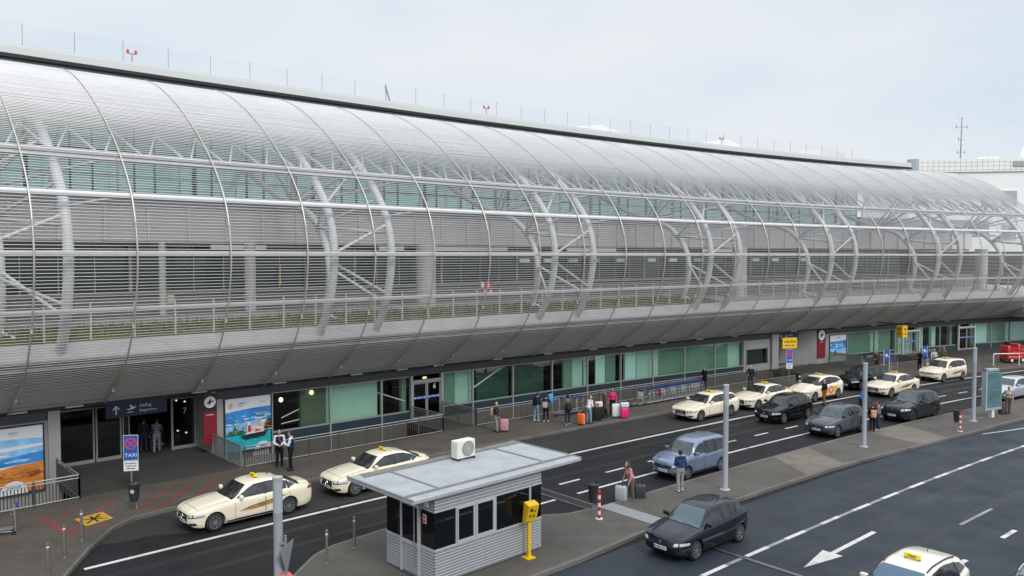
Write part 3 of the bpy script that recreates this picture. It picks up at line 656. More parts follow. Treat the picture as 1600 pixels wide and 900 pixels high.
def posterthing(t0, t1, s, z0, z1, name, label, art):
    e = wroot(name, F((t0 + t1) / 2, s, z0), head(t0), label, 'poster', 'backlit travel posters beside the entrances')
    mb = MB(); f = .06
    fbox(mb, t0 - f, t1 + f, s - .05, s + .03, z1, z1 + f, step=9); fbox(mb, t0 - f, t1 + f, s - .05, s + .03, z0 - f, z0, step=9); fbox(mb, t0 - f, t0, s - .05, s + .03, z0, z1, step=9); fbox(mb, t1, t1 + f, s - .05, s + .03, z0, z1, step=9)
    mb.build('poster_frame', dark_metal, e)
    M = FMT((t0 + t1) / 2, s + .006, (z0 + z1) / 2); W = t1 - t0; Hh = z1 - z0
    mb = MB(); mats = []
    lay = [0]
    def poly(pts, m):
        if m not in mats: mats.append(m)
        lay[0] += 1
        mb.add([M @ Vector(((x - .5) * W, (y - .5) * Hh, .0012 * lay[0])) for x, y in pts], [tuple(range(len(pts)))], mats.index(m))
    def txt(x, y, s_, size, m):
        if m not in mats: mats.append(m)
        lay[0] += 1
        MM = M @ Matrix.Translation(((x - .5) * W, (y - .5) * Hh, .0012 * lay[0] + .004))
        if s_: text_mesh(s_, size, MM, mb, mats.index(m), depth=.001)
        else: scribble(mb, MM, size * 6.5 if size < .085 else size * 4.2, size * .8, mats.index(m), int(x * 100 + y * 10))
    art(poly, txt)
    mb.build('print', mats, e)
    return e
def pm_(n, c, var=0., vs=3): return mat(n, c, .35, 0, .3, var=var, vscale=vs)
P_white = pm_('print_white', (.68, .70, .74)); P_sky = pm_('print_sky', (.05, .25, .62), .3, 1.6); P_skyl = pm_('print_light_sky', (.25, .5, .78), .25, 2.5); P_sea = pm_('print_sea', (.02, .42, .48), .25, 5)
P_seal = pm_('print_light_sea', (.12, .55, .58), .2, 6); P_sead = pm_('print_deep_sea', (.01, .28, .36), .2, 6); P_sandl = pm_('print_light_sand', (.72, .33, .12), .2, 5); P_sand = pm_('print_sand', (.62, .22, .055), .22, 3); P_dune = pm_('print_dune_shadow', (.3, .08, .02), .3, 4); P_dark = pm_('print_dark', (.035, .025, .022), .4, 8); P_green = pm_('print_green', (.08, .16, .05), .4, 8); P_red = pm_('print_red', (.6, .04, .04)); P_blue = pm_('print_blue', (.03, .16, .5)); P_gold = pm_('print_gold', (.6, .33, .06)); P_stone = pm_('print_stone', (.5, .45, .4), .25, 6)
def arc(cx, cy, rx, ry, a0, a1, n=20): return [(cx + rx * math.cos(a0 + (a1 - a0) * k / n), cy + ry * math.sin(a0 + (a1 - a0) * k / n)) for k in range(n + 1)]
def clouds(poly, x0, x1, y0, y1, n, seed, m):
    rg = random.Random(seed)
    for k in range(n):
        cx, cy = rg.uniform(x0, x1), rg.uniform(y0, y1); rx = rg.uniform(.03, .12); ry = rx * rg.uniform(.12, .3)
        poly([(min(1, max(0, cx + rx * math.cos(a) * rg.uniform(.6, 1))), cy + ry * math.sin(a) * rg.uniform(.6, 1)) for a in np.linspace(0, 6.283, 15)[:-1]], m)
def specks(poly, x0, x1, y0, y1, n, seed, ms, w, h):
    rg = random.Random(seed)
    for k in range(n):
        x, y = rg.uniform(x0, x1), rg.uniform(y0, y1); a, b = w * rg.uniform(.4, 1.4), h * rg.uniform(.4, 1.4)
        poly([(x, y), (min(1, x + a), y + b * .2), (min(1, x + a * .9), y + b), (x + a * .1, y + b * .8)], rg.choice(ms))
def art_boat(poly, txt):
    poly([(0, 0), (1, 0), (1, 1), (0, 1)], P_white)
    poly([(0, .32), (1, .32)] + [(1 - x, .79 - .05 * x * x) for x in np.linspace(0, 1, 12)], P_sky)
    poly([(0, .34), (1, .34), (1, .5), (.7, .56), (.45, .52), (.2, .5), (0, .47)], P_skyl)
    poly([(0, 0), (1, 0), (1, .34), (0, .34)], P_sea)
    clouds(poly, .02, .98, .42, .7, 26, 3, P_skyl); clouds(poly, .02, .9, .5, .6, 10, 4, P_white); specks(poly, 0, .95, .0, .3, 46, 5, [P_seal, P_sea, P_sead], .1, .008)
    poly([(.02, .33), (.4, .33), (.38, .38), (.3, .41), (.25, .37), (.18, .5), (.14, .38), (.08, .4), (.04, .37)], P_green)
    poly([(.5, .34), (1, .34), (1, .52), (.93, .5), (.9, .56), (.85, .48), (.7, .5), (.56, .47)], P_stone)
    poly([(.82, .36), (1, .36), (1, .52), (.93, .56), (.86, .5)], P_dark)
    poly([(.3, .3), (.4, .22), (.85, .24), (.92, .36), (.88, .35), (.84, .31), (.4, .29)], P_dark)
    poly([(.42, .3), (.82, .32), (.8, .42), (.55, .44), (.52, .52), (.47, .54), (.44, .4)], P_white)
    poly([(.46, .34), (.54, .34), (.53, .47), (.47, .47)], P_red); poly([(.62, .33), (.74, .34), (.7, .38), (.63, .37)], P_red)
    poly(arc(.8, 0, .18, .13, 0, math.pi), P_white)
    specks(poly, .42, .84, .3, .42, 26, 6, [P_red, P_white, P_dark, P_gold, P_stone], .025, .02); specks(poly, .02, .38, .33, .44, 26, 7, [P_green, P_dark, P_stone], .03, .02); specks(poly, .84, .97, .38, .5, 16, 8, [P_stone, P_dark, P_gold], .03, .02)
    txt(.8, .07, None, .09, P_blue); txt(.8, .03, None, .07, P_blue)
    txt(.32, .91, None, .09, P_blue); txt(.78, .9, None, .05, P_blue); poly(arc(.1, .9, .035, .03, 0, 6.2), P_gold)
    txt(.8, .68, 'Dubai', .22, P_gold)
posterthing(-11.78, -9.48, 0.06, .02, 2.62, 'travel_poster', 'tall backlit poster of a wooden boat on turquoise water beside door 7', art_boat)
def art_dune(poly, txt):
    poly([(0, 0), (1, 0), (1, 1), (0, 1)], P_white)
    poly([(0, .5), (1, .55), (1, .8), (.6, .83), (0, .76)], P_skyl)
    poly([(0, .6), (1, .68), (1, .72), (.5, .7), (0, .66)], P_white)
    poly([(0, .38), (1, .44), (1, .6), (.5, .52), (0, .5)], P_sky)
    poly([(0, 0), (1, 0), (1, .44), (.75, .42), (.5, .36), (.25, .38), (0, .33)], P_sand)
    clouds(poly, .02, .98, .58, .76, 16, 11, P_white); clouds(poly, .02, .98, .46, .56, 12, 12, P_skyl); specks(poly, 0, .93, .02, .36, 60, 13, [P_sandl, P_sand], .12, .012); specks(poly, .4, .93, .22, .33, 14, 14, [P_dune], .05, .012)
    poly([(.5, .3), (.58, .31), (.64, .28), (.56, .27)], P_dune); poly([(.82, .3), (.95, .33), (.97, .29), (.87, .27)], P_dune); poly([(.3, .33), (.42, .36), (.36, .31)], P_dune)
    poly(arc(.72, 0, .13, .2, 0, math.pi), P_white); txt(.72, .1, None, .12, P_blue)
    txt(.72, .93, None, .05, P_blue); txt(.33, .62, 'Gran Canaria', .38, P_blue)
posterthing(-23.4, -19.5, 0.07, -.15, 2.55, 'travel_poster', 'backlit poster of orange sand dunes under blue sky at the left edge', art_dune)
def art_beach(poly, txt):
    poly([(0, 0), (1, 0), (1, 1), (0, 1)], P_white)
    poly([(0, .3), (1, .3)] + [(1 - x, .8 - .05 * x) for x in np.linspace(0, 1, 10)], P_sky); poly([(0, .3), (1, .3), (1, .5), (.5, .46), (0, .52)], P_skyl)
    poly([(0, .2), (1, .2), (1, .3), (0, .3)], P_stone); poly([(0, .22), (1, .24), (1, .27), (0, .25)], P_sand)
    clouds(poly, .02, .95, .46, .7, 16, 15, P_white)
    poly([(.25, .28), (.4, .28), (.36, .42), (.3, .44)], P_dark); poly(arc(.85, .7, .1, .06, 0, 6.2), P_green); txt(.5, .9, None, .08, P_blue)
posterthing(40.95, 43.2, 0.07, .15, 2.5, 'travel_poster', 'blue and white beach poster in the distance beside the far entrance', art_beach)

def banner(t0, t1, s, label, rz):
    e = wroot('airline_banner', F((t0 + t1) / 2, s, .6), head(t0), label, 'banner', 'crimson banners beside the entrances')
    mb = MB(); fbox(mb, t0, t1, s - .02, s + .02, .62, 2.18, step=9); mb.build('banner_cloth', crimson, e)
    mb = MB(); fbox(mb, t0, t1, s - .02, s + .02, 2.182, 3.0, step=9); c = mb.build('banner_head', black_pl, e)
    r = (t1 - t0) * .42; M = FMT((t0 + t1) / 2, s + .022, 2.6)
    mb = MB(); mb.lathe([(r, 0), (r, .006)], 24, 0, M=M)
    mb.prism([(-.62 * r, -.1 * r), (-.3 * r, .05 * r), (.05 * r, .6 * r), (.2 * r, .6 * r), (.1 * r, .15 * r), (.6 * r, .3 * r), (.62 * r, .15 * r), (.1 * r, -.15 * r), (-.2 * r, -.55 * r), (-.3 * r, -.5 * r), (-.15 * r, -.15 * r), (-.5 * r, -.3 * r)], .007, .012, 1, M=M)
    scribble(mb, FMT((t0 + t1) / 2, s + .024, 2.0), .36, .05, 0); mb.build('emblem', [white_pl, black_pl], e)
banner(-12.85, -12.2, .1, 'crimson banner with round white emblem beside door 7', 0)
banner(39.25, 40.3, .08, 'crimson banner with round emblem on the far grey wall', 0)
# hanging departures signs
for t0, t1, s, lab in ((-17.0, -14.4, -.25, 'dark blue hanging departures sign over the entrance of door 7'), (34.3, 37.0, -.25, 'dark blue hanging departures sign over the far entrance')):
    e = wroot('departures_sign', F((t0 + t1) / 2, s, 2.3), head(t0), lab, 'sign', 'hanging departures signs')
    mb = MB(); fbox(mb, t0, t1, s - .08, s + .08, 2.36, 3.02, step=9); mb.build('sign_box', navy, e)
    mb = MB(); zc = 2.7
    M = FMT(t0 + .42, s + .084, zc); mb.prism([(-.025, -.2), (.025, -.2), (.025, .1), (.12, .0), (.15, .04), (0, .2), (-.15, .04), (-.12, .0), (-.025, .1)], 0, .004, 0, M=M)
    M = FMT(t0 + 1.05, s + .084, zc); mb.prism([(-.2, 0), (-.1, 0), (0, .03), (-.08, .17), (-.02, .17), (.12, .06), (.2, .1), (.21, .05), (.1, -.02), (-.1, -.06)], 0, .004, 0, M=M); mb.prism([(-.18, -.17), (.1, -.17), (.1, -.14), (-.18, -.14)], 0, .004, 0, M=M)
    text_mesh('Abflug', .2, FMT(t0 + 1.4, s + .084, zc + .09), mb, 0, 'LEFT'); text_mesh('Departures', .16, FMT(t0 + 1.4, s + .084, zc - .13), mb, 0, 'LEFT')
    mb.build('sign_text', mat('sign_white', (.55, .56, .6), .5), e)
# light-well fences
def fence(name, label, segs, posts_every=1.62):
    e = wroot(name, F(segs[0][0][0], segs[0][0][1], .12), 0, label, 'fence', 'railings along the light well')
    bars = MB(); rails = MB(); np_ = 0
    for (a, b) in segs:
        L = math.hypot(b[0] - a[0], b[1] - a[1]); n = max(1, int(L / .115)); lerp = lambda u: (a[0] + (b[0] - a[0]) * u, a[1] + (b[1] - a[1]) * u)
        for k in range(n + 1):
            t, s = lerp(k / n); o = F(t, s, .2); bars.box(-.012, .012, -.016, .016, 0, .72, M=Matrix.Translation(o))
        k = max(1, int(L / 2)); pts = [lerp(i / k) for i in range(k + 1)]
        for z, r in ((.18, .022), (.93, .022), (1.05, .03)): rails.tube([F(t, s, z) for t, s in pts], r, 6)
        k = max(1, int(round(L / posts_every)))
        for i in range(k + 1):
            t, s = lerp(i / k); p = MB(); p.box(-.03, .03, -.02, .02, 0, .96, M=Matrix.Translation(F(t, s, .118))); p.build('post', fence_mat, e)
    bars.build('bars', fence_mat, e); rails.build('rail', galv, e, smooth=50)
    return e
fence('railing', 'grey bar railing left of door 7 with a return towards the pier', [((-30, 3.55), (-19.05, 3.55)), ((-19.05, 3.55), (-19.05, .3))])
fence('railing', 'grey bar railing between door 7 and door 6, below the boat poster', [((-12.35, 3.55), (-1.35, 3.55)), ((-1.35, 3.55), (-1.35, .3))])
fence('railing', 'grey bar railing right of door 6 running behind the trolleys', [((.9, .3), (.9, 3.55)), ((.9, 3.55), (33.4, 3.55))])
fence('railing', 'grey bar railing in front of the far windows past the beach poster', [((41.1, 3.55), (51, 3.55))])
for a, b, lab in (((-12.4, .1), (-12.4, 3.3), 'glass balustrade panel beside the boat poster'), ((40.9, .1), (40.9, 3.3), 'glass balustrade panel beside the beach poster')):
    e = wroot('glass_balustrade', F(*a, .12), 0, lab, 'balustrade', 'glass balustrades at the entrances')
    mb = MB(); mb.hexa([F(a[0], a[1], .16), F(b[0], b[1], .16), F(b[0] + .015, b[1], .16), F(a[0] + .015, a[1], .16), F(a[0], a[1], 1.02), F(b[0], b[1], 1.02), F(b[0] + .015, b[1], 1.02), F(a[0] + .015, a[1], 1.02)]); mb.build('pane', bal_glass, e)
    mb = MB(); mb.tube([F(*a, 1.06), F(*b, 1.06)], .03, 6)
    for u in (0, .5, 1): mb.bar(F(a[0], a[1] + (b[1] - a[1]) * u, .1), F(a[0], a[1] + (b[1] - a[1]) * u, 1.06), .05, .05)
    mb.bar(F(*a, .13), F(*b, .13), .1, .06); mb.build('frame', galv, e)

# ================================================================== DISTANT BUILDINGS
WB = wroot('office_building', Vector((85, 128, 0)), 0, 'large white tiled office block behind the far end of the terminal', 'building')
wt = mat('white_tile', (.93, .935, .925), .5, var=.03, vscale=.4); wtb = mat('cream_tile', (.9, .905, .86), .5, var=.05, vscale=.6)
A = Vector((62.6, 126)); B = Vector((112, 119)); dv = (B - A).normalized(); nv = Vector((dv.y, -dv.x))
def wb(mb, u0, u1, d0, d1, z0, z1, mi=0):
    P = [A + dv * u + nv * d for u, d in ((u0, d1), (u1, d1), (u1, d0), (u0, d0))]
    mb.hexa([(p.x, p.y, z0) for p in P] + [(p.x, p.y, z1) for p in P], mi)
mb = MB(); wb(mb, 0, 50, -25, 0, -3.3, 22.6); mb.build('wall', wt, WB)
mb = MB(); wb(mb, .8, 50, -25, .25, 22.62, 24.7); mb.build('parapet', wtb, WB)
mb = MB()
for k in range(60): wb(mb, 1 + k * .8, 1.03 + k * .8, .25, .28, 22.7, 24.6)
for z in (22.9, 23.5, 24.1): wb(mb, .8, 50, .25, .275, z, z + .04)
mb.build('tile_joints', mat('tile_joint', (.5, .51, .48), .7), WB)
mb = MB(); mb.lathe([(1.0, 22.3), (1.0, 24.75)], 20, M=Matrix.Translation((A.x + .9, A.y + .5, 0))); mb.build('corner_turret', mat('turret_metal', (.45, .52, .58), .3, .4), WB, smooth=50)
for u in (13.5, 19, 24.5, 30):
    for z in (12, 17.2):
        mb = MB(); wb(mb, u, u + 2.4, -.1, .06, z, z + 2.6); f = mb.build('window', wt, WB)
        mb = MB(); wb(mb, u + .15, u + 2.25, .06, .1, z + .15, z + 2.45); mb.build('pane', mat('pale_pane', (.42, .46, .5), .15), f)
mb = MB(); wb(mb, 15, 17.3, .28, .4, 23.4, 24.2); mb.build('vent_grille', mat('vent', (.4, .41, .4), .6), WB)
mb = MB(); wb(mb, 11, 14, -5, -2, 24.7, 25.1); mb.build('roof_hatch', wt, WB)
mb = MB(); mb.lathe([(.9, 24.7), (1.1, 25.3), (1.0, 26.2), (.6, 26.9), (.05, 27.1)], 16, M=Matrix.Translation((81.0, 125.5, 0))); mb.build('radar_dome', wt, WB, smooth=60)
e = empty('antenna_mast', (70.1, 125.2, 24.7), 0, 'slim radio mast with cross arms on the white office roof', 'antenna')
mb = MB(); mb.tube([(0, 0, 0), (.12, 0, 6.4)], [.11, .06], 8); mb.tube([(-.45, 0, 6.35), (.5, 0, 6.35)], .03, 5)
for z, w in ((4.9, .9), (3.0, .5), (1.0, .7)): mb.tube([(-w + .1, 0, z), (w + .1, 0, z)], .03, 5)
for x, z in ((-.7, 4.9), (.95, 4.9), (-.35, 3.0), (-.5, 1.0), (.7, 1.0)): mb.tube([(x, 0, z - .2), (x, 0, z + .35)], .05, 6)
mb.build('mast', galv, e)
# ================================================================== CARS
def paint(name, c, metal=0., rough=.3): return mat(name, c, rough, metal, .0 if max(c) < .12 else .5, coat=1.)
cream = paint('taxi_cream', (.86, .78, .61)); ivory_w = paint('taxi_ivory', (.78, .74, .64)); car_black = paint('car_black', (.003, .003, .0035)); car_grey = paint('car_grey_blue', (.07, .082, .10), .15); car_dgrey = paint('car_dark_grey', (.016, .018, .023), .1)
car_navy = paint('car_charcoal', (.010, .014, .024), .1); car_blue = paint('car_blue', (.16, .215, .32), .3); car_silver = paint('car_silver', (.5, .54, .6), .4)
autoglass = mat('car_glass', (.018, .022, .025), .03, 0, .6, var=.9, vscale=3.5); autoglass_b = mat('car_glass_clear', (.022, .042, .052), .03, 0, .8, var=.8, vscale=3)  # second glass: blue of reflected sky put into the windscreen colour
lens = mat('headlight_lens', (.72, .74, .77), .08, .2, .9); lens_dark = mat('headlight_housing', (.05, .05, .055), .15, 0, .7); lens_red = mat('taillight_lens', (.35, .012, .015), .15, 0, .8); plate_m = mat('plate_white', (.65, .66, .68), .5); plate_b = mat('plate_blue', (.02, .08, .4), .5)
seam = mat('door_gap', (.015, .015, .016), .7); chrome = mat('chrome', (.6, .6, .6), .15, .9); rim_m = mat('alloy', (.42, .43, .44), .32, .8); tyre_m = mat('tyre', (.016, .016, .017), .75); taxi_y = mat('taxi_sign_yellow', (.8, .6, .02), .4); gold = mat('livery_gold', (.42, .25, .06), .4, var=.3, vscale=6); brownl = mat('livery_brown', (.2, .13, .06), .4, var=.3, vscale=6)
seat_m = mat('car_interior', (.03, .03, .032), .8)

SPEC = {   # side profiles, metres from the nose
 'sedan': dict(L=4.92, W=1.85, wr=.60, r=.335, ax=(.86, 3.80),
  top=[(0, .58), (.02, .70), (.12, .78), (.5, .88), (1.0, .965), (1.5, 1.03), (2.2, 1.385), (2.6, 1.45), (3.1, 1.455), (3.6, 1.385), (4.1, 1.2), (4.4, 1.09), (4.75, 1.05), (4.87, 1.0), (4.92, .78)],
  sh=[(0, .52), (.1, .72), (.6, .83), (1.3, .92), (2, .95), (3.8, .985), (4.5, .985), (4.8, .95), (4.92, .7)],
  win=[[(1.72, .985), (2.78, 1.0), (2.80, 1.37), (2.45, 1.35), (2.2, 1.25)], [(2.86, 1.0), (3.72, 1.02), (3.78, 1.24), (3.45, 1.34), (3.1, 1.375), (2.87, 1.375)], [(3.77, 1.025), (4.12, 1.06), (3.84, 1.21)]],
  ws=(1.46, 1.55, 2.14, .74, .55), rw=(3.62, 3.68, 4.33, .52, .70), doors=[(1.62, 2.82), (2.82, 3.82)]),
 'estate': dict(L=4.93, W=1.85, wr=.62, r=.335, ax=(.86, 3.80),
  top=[(0, .58), (.02, .70), (.12, .78), (.5, .88), (1.0, .965), (1.5, 1.03), (2.2, 1.385), (2.6, 1.46), (3.4, 1.47), (4.1, 1.42), (4.5, 1.33), (4.75, 1.12), (4.88, 1.0), (4.93, .75)],
  sh=[(0, .52), (.1, .72), (.6, .83), (1.3, .92), (2, .95), (3.8, .99), (4.6, 1.0), (4.85, .95), (4.93, .7)],
  win=[[(1.72, .985), (2.78, 1.0), (2.80, 1.37), (2.45, 1.35), (2.2, 1.25)], [(2.86, 1.0), (3.72, 1.02), (3.78, 1.36), (3.1, 1.385), (2.87, 1.38)], [(3.80, 1.03), (4.5, 1.1), (4.3, 1.28), (3.85, 1.345)]],
  ws=(1.46, 1.55, 2.14, .74, .55), rw=None, doors=[(1.62, 2.82), (2.82, 3.82)]),
 'mpv': dict(L=4.6, W=1.80, wr=.62, r=.325, ax=(.9, 3.68),
  top=[(0, .55), (.02, .66), (.1, .75), (.5, .90), (.95, 1.05), (1.3, 1.17), (2.0, 1.49), (2.5, 1.585), (3.2, 1.58), (3.9, 1.49), (4.3, 1.38), (4.5, 1.1), (4.57, .95), (4.6, .7)],
  sh=[(0, .5), (.1, .7), (.5, .83), (1.1, .95), (2, .98), (3.6, 1.06), (4.3, 1.1), (4.55, .95), (4.6, .7)],
  win=[[(1.3, 1.02), (1.68, 1.03), (1.72, 1.27)], [(1.75, 1.03), (2.6, 1.06), (2.62, 1.49), (2.3, 1.46), (1.8, 1.3)], [(2.68, 1.06), (3.5, 1.12), (3.55, 1.44), (3.0, 1.5), (2.69, 1.5)], [(3.58, 1.14), (4.15, 1.2), (3.95, 1.35), (3.62, 1.42)]],
  ws=(1.15, 1.28, 2.0, .74, .56), rw=None, doors=[(1.65, 2.65), (2.65, 3.6)]),
 'van': dict(L=4.53, W=1.83, wr=.68, r=.33, ax=(.88, 3.66),
  top=[(0, .6), (.02, .72), (.1, .84), (.5, .97), (1.0, 1.06), (1.3, 1.13), (1.95, 1.53), (2.4, 1.65), (3.2, 1.665), (4.0, 1.62), (4.25, 1.55), (4.42, 1.2), (4.5, 1.0), (4.53, .7)],
  sh=[(0, .52), (.1, .75), (.5, .9), (1.1, 1.0), (2, 1.02), (3.6, 1.05), (4.3, 1.06), (4.5, .95), (4.53, .7)],
  win=[[(1.55, 1.06), (2.5, 1.07), (2.5, 1.53), (2.3, 1.52), (1.95, 1.38)], [(2.57, 1.07), (3.35, 1.09), (3.37, 1.55), (2.58, 1.55)], [(3.43, 1.09), (4.15, 1.13), (4.02, 1.46), (3.45, 1.54)]],
  ws=(1.2, 1.3, 1.95, .76, .60), rw=None, doors=[(1.5, 2.53), (2.53, 3.4)]),
 'hatch': dict(L=4.25, W=1.76, wr=.60, r=.32, ax=(.87, 3.5),
  top=[(0, .54), (.02, .66), (.1, .76), (.5, .89), (.9, .965), (1.15, 1.03), (1.85, 1.39), (2.3, 1.475), (2.9, 1.48), (3.4, 1.44), (3.75, 1.37), (3.98, 1.2), (4.12, .98), (4.2, .9), (4.25, .66)],
  sh=[(0, .5), (.1, .70), (.5, .82), (1.1, .91), (2, .95), (3.3, 1.01), (3.9, 1.03), (4.15, .9), (4.25, .62)],
  win=[[(1.38, .98), (2.4, 1.0), (2.42, 1.395), (2.2, 1.385), (1.8, 1.25)], [(2.48, 1.0), (3.25, 1.04), (3.34, 1.34), (2.95, 1.395), (2.49, 1.4)], [(3.32, 1.05), (3.72, 1.12), (3.6, 1.27), (3.40, 1.325)]],
  ws=(1.05, 1.17, 1.83, .73, .54), rw=None, doors=[(1.36, 2.44), (2.44, 3.36)]),
 'suv': dict(L=4.5, W=1.84, wr=.62, r=.36, ax=(.9, 3.6),
  top=[(0, .66), (.02, .82), (.1, .93), (.5, 1.02), (1.0, 1.08), (1.4, 1.14), (2.05, 1.52), (2.5, 1.65), (3.2, 1.66), (3.9, 1.58), (4.15, 1.5), (4.38, 1.15), (4.46, 1.0), (4.5, .75)],
  sh=[(0, .58), (.1, .82), (.5, .95), (1.1, 1.03), (2, 1.06), (3.4, 1.13), (4.2, 1.17), (4.42, 1.0), (4.5, .7)],
  win=[[(1.62, 1.1), (2.5, 1.12), (2.52, 1.54), (2.3, 1.53), (2.0, 1.4)], [(2.58, 1.12), (3.3, 1.17), (3.36, 1.5), (2.9, 1.555), (2.59, 1.56)], [(3.38, 1.18), (3.95, 1.26), (3.75, 1.42), (3.42, 1.5)]],
  ws=(1.3, 1.4, 2.03, .76, .57), rw=None, doors=[(1.58, 2.55), (2.55, 3.42)]),
 'tallvan': dict(L=4.2, W=1.70, wr=.64, r=.31, ax=(.85, 3.47),
  top=[(0, .58), (.02, .72), (.1, .84), (.5, .95), (.9, 1.03), (1.15, 1.1), (1.7, 1.48), (2.1, 1.6), (2.7, 1.645), (3.7, 1.63), (3.95, 1.57), (4.08, 1.2), (4.15, 1.0), (4.2, .7)],
  sh=[(0, .52), (.1, .78), (.5, .88), (1.0, .98), (2, 1.0), (3.5, 1.02), (4.0, 1.03), (4.15, .92), (4.2, .7)],
  win=[[(1.35, 1.04), (2.1, 1.05), (2.12, 1.47), (1.95, 1.46), (1.68, 1.32)], [(2.22, .98), (3.0, 1.0), (3.0, 1.53), (2.24, 1.53)], [(3.06, 1.0), (3.85, 1.03), (3.8, 1.48), (3.07, 1.53)]],
  ws=(1.05, 1.15, 1.7, .70, .55), rw=None, doors=[(1.3, 2.17), (2.17, 3.03)]),
}
def car_body(k):
    S = SPEC[k]; L, W = S['L'], S['W'] / 2; top = pchip(S['top']); sh = pchip(S['sh']); wr = S['wr']
    bot = pchip([(0, .36), (.12, .24), (.5, .19), (L - .5, .2), (L - .1, .3), (L, .42)])
    hw = pchip([(0, .62 * W), (.06, .76 * W), (.22, .9 * W), (.6, .985 * W), (1.2, W), (L - 1.2, W), (L - .5, .965 * W), (L - .12, .86 * W), (L, .68 * W)])
    xs = sorted(set([0, .015, .05, .1, .17] + list(np.linspace(.25, L - .25, 52)) + [L - .17, L - .1, L - .05, L - .015, L]))
    bm = bmesh.new(); rings = []
    for x in xs:
        zb, zt, zs, w = bot(x), top(x), sh(x), hw(x); zs = min(zs, zt - .01); g = zt - zs
        gh = min(1, max(0, (g - .10) / .26)); gh = gh * gh * (3 - 2 * gh); d = zs - zb
        P = [(0, zb), (.78 * w, zb), (.93 * w, zb + .03), (.985 * w, zb + .2 * d), (.992 * w, zb + .42 * d), (1.0 * w, zb + .62 * d), (1.0 * w, zb + .8 * d), (.985 * w, zb + .93 * d), (.955 * w, zs)]
        for a in (.12, .35, .6, .85, 1.0):
            yc = .935 * w + (wr - .935 * w) * (a ** 1.15); zc = zs + (zt - .075 - zs) * a
            yh = .955 * w * (1 - .16 * a / 1.0 * 2.2); zh = zs + (zt - zs) * (1 - (yh / (.955 * w)) ** 2) * .9
            P.append((yc * gh + yh * (1 - gh), zc * gh + zh * (1 - gh)))
        y5 = P[-1][0]; z5 = P[-1][1]
        for a, f in ((.93, .5), (.75, .8), (.45, .95), (0, 1)): P.append((y5 * a, z5 + (zt - z5) * f))
        rings.append(P)
    n = len(rings[0]); idx = []
    for x, P in zip(xs, rings):
        full = P + [(-y, z) for y, z in P[-2:0:-1]]
        idx.append([bm.verts.new((x, y, z)) for y, z in full])
    m = len(idx[0])
    for i in range(len(xs) - 1):
        for j in range(m): bm.faces.new((idx[i][j], idx[i][(j + 1) % m], idx[i + 1][(j + 1) % m], idx[i + 1][j]))
    bm.faces.new(idx[0][::-1]); bm.faces.new(idx[-1]); bmesh.ops.recalc_face_normals(bm, faces=bm.faces[:])
    bvh = BVHTree.FromBMesh(bm)
    me = bpy.data.meshes.new('body'); bm.to_mesh(me); bm.free()
    o = bpy.data.objects.new('tmp', me); COL.objects.link(o)
    cb = MB(); r = S['r'] + .055
    for ax in S['ax']:
        for sg in (-1, 1):
            cb.lathe([(r, -.28), (r, .28)], 28, M=Matrix.Translation((ax, sg * (W - .1), S['r'])) @ Matrix.Rotation(R(90), 4, 'X'))
    cme = bpy.data.meshes.new('c'); cme.from_pydata(cb.v, [], cb.f); c = bpy.data.objects.new('cut', cme); COL.objects.link(c)
    md = o.modifiers.new('b', 'BOOLEAN'); md.operation = 'DIFFERENCE'; md.object = c; md.solver = 'EXACT'
    dg = bpy.context.evaluated_depsgraph_get(); res = bpy.data.meshes.new_from_object(o.evaluated_get(dg))
    bpy.data.objects.remove(o); bpy.data.objects.remove(c)
    if len(res.polygons) < 50: res = me
    return res, bvh, top
BODY = {}
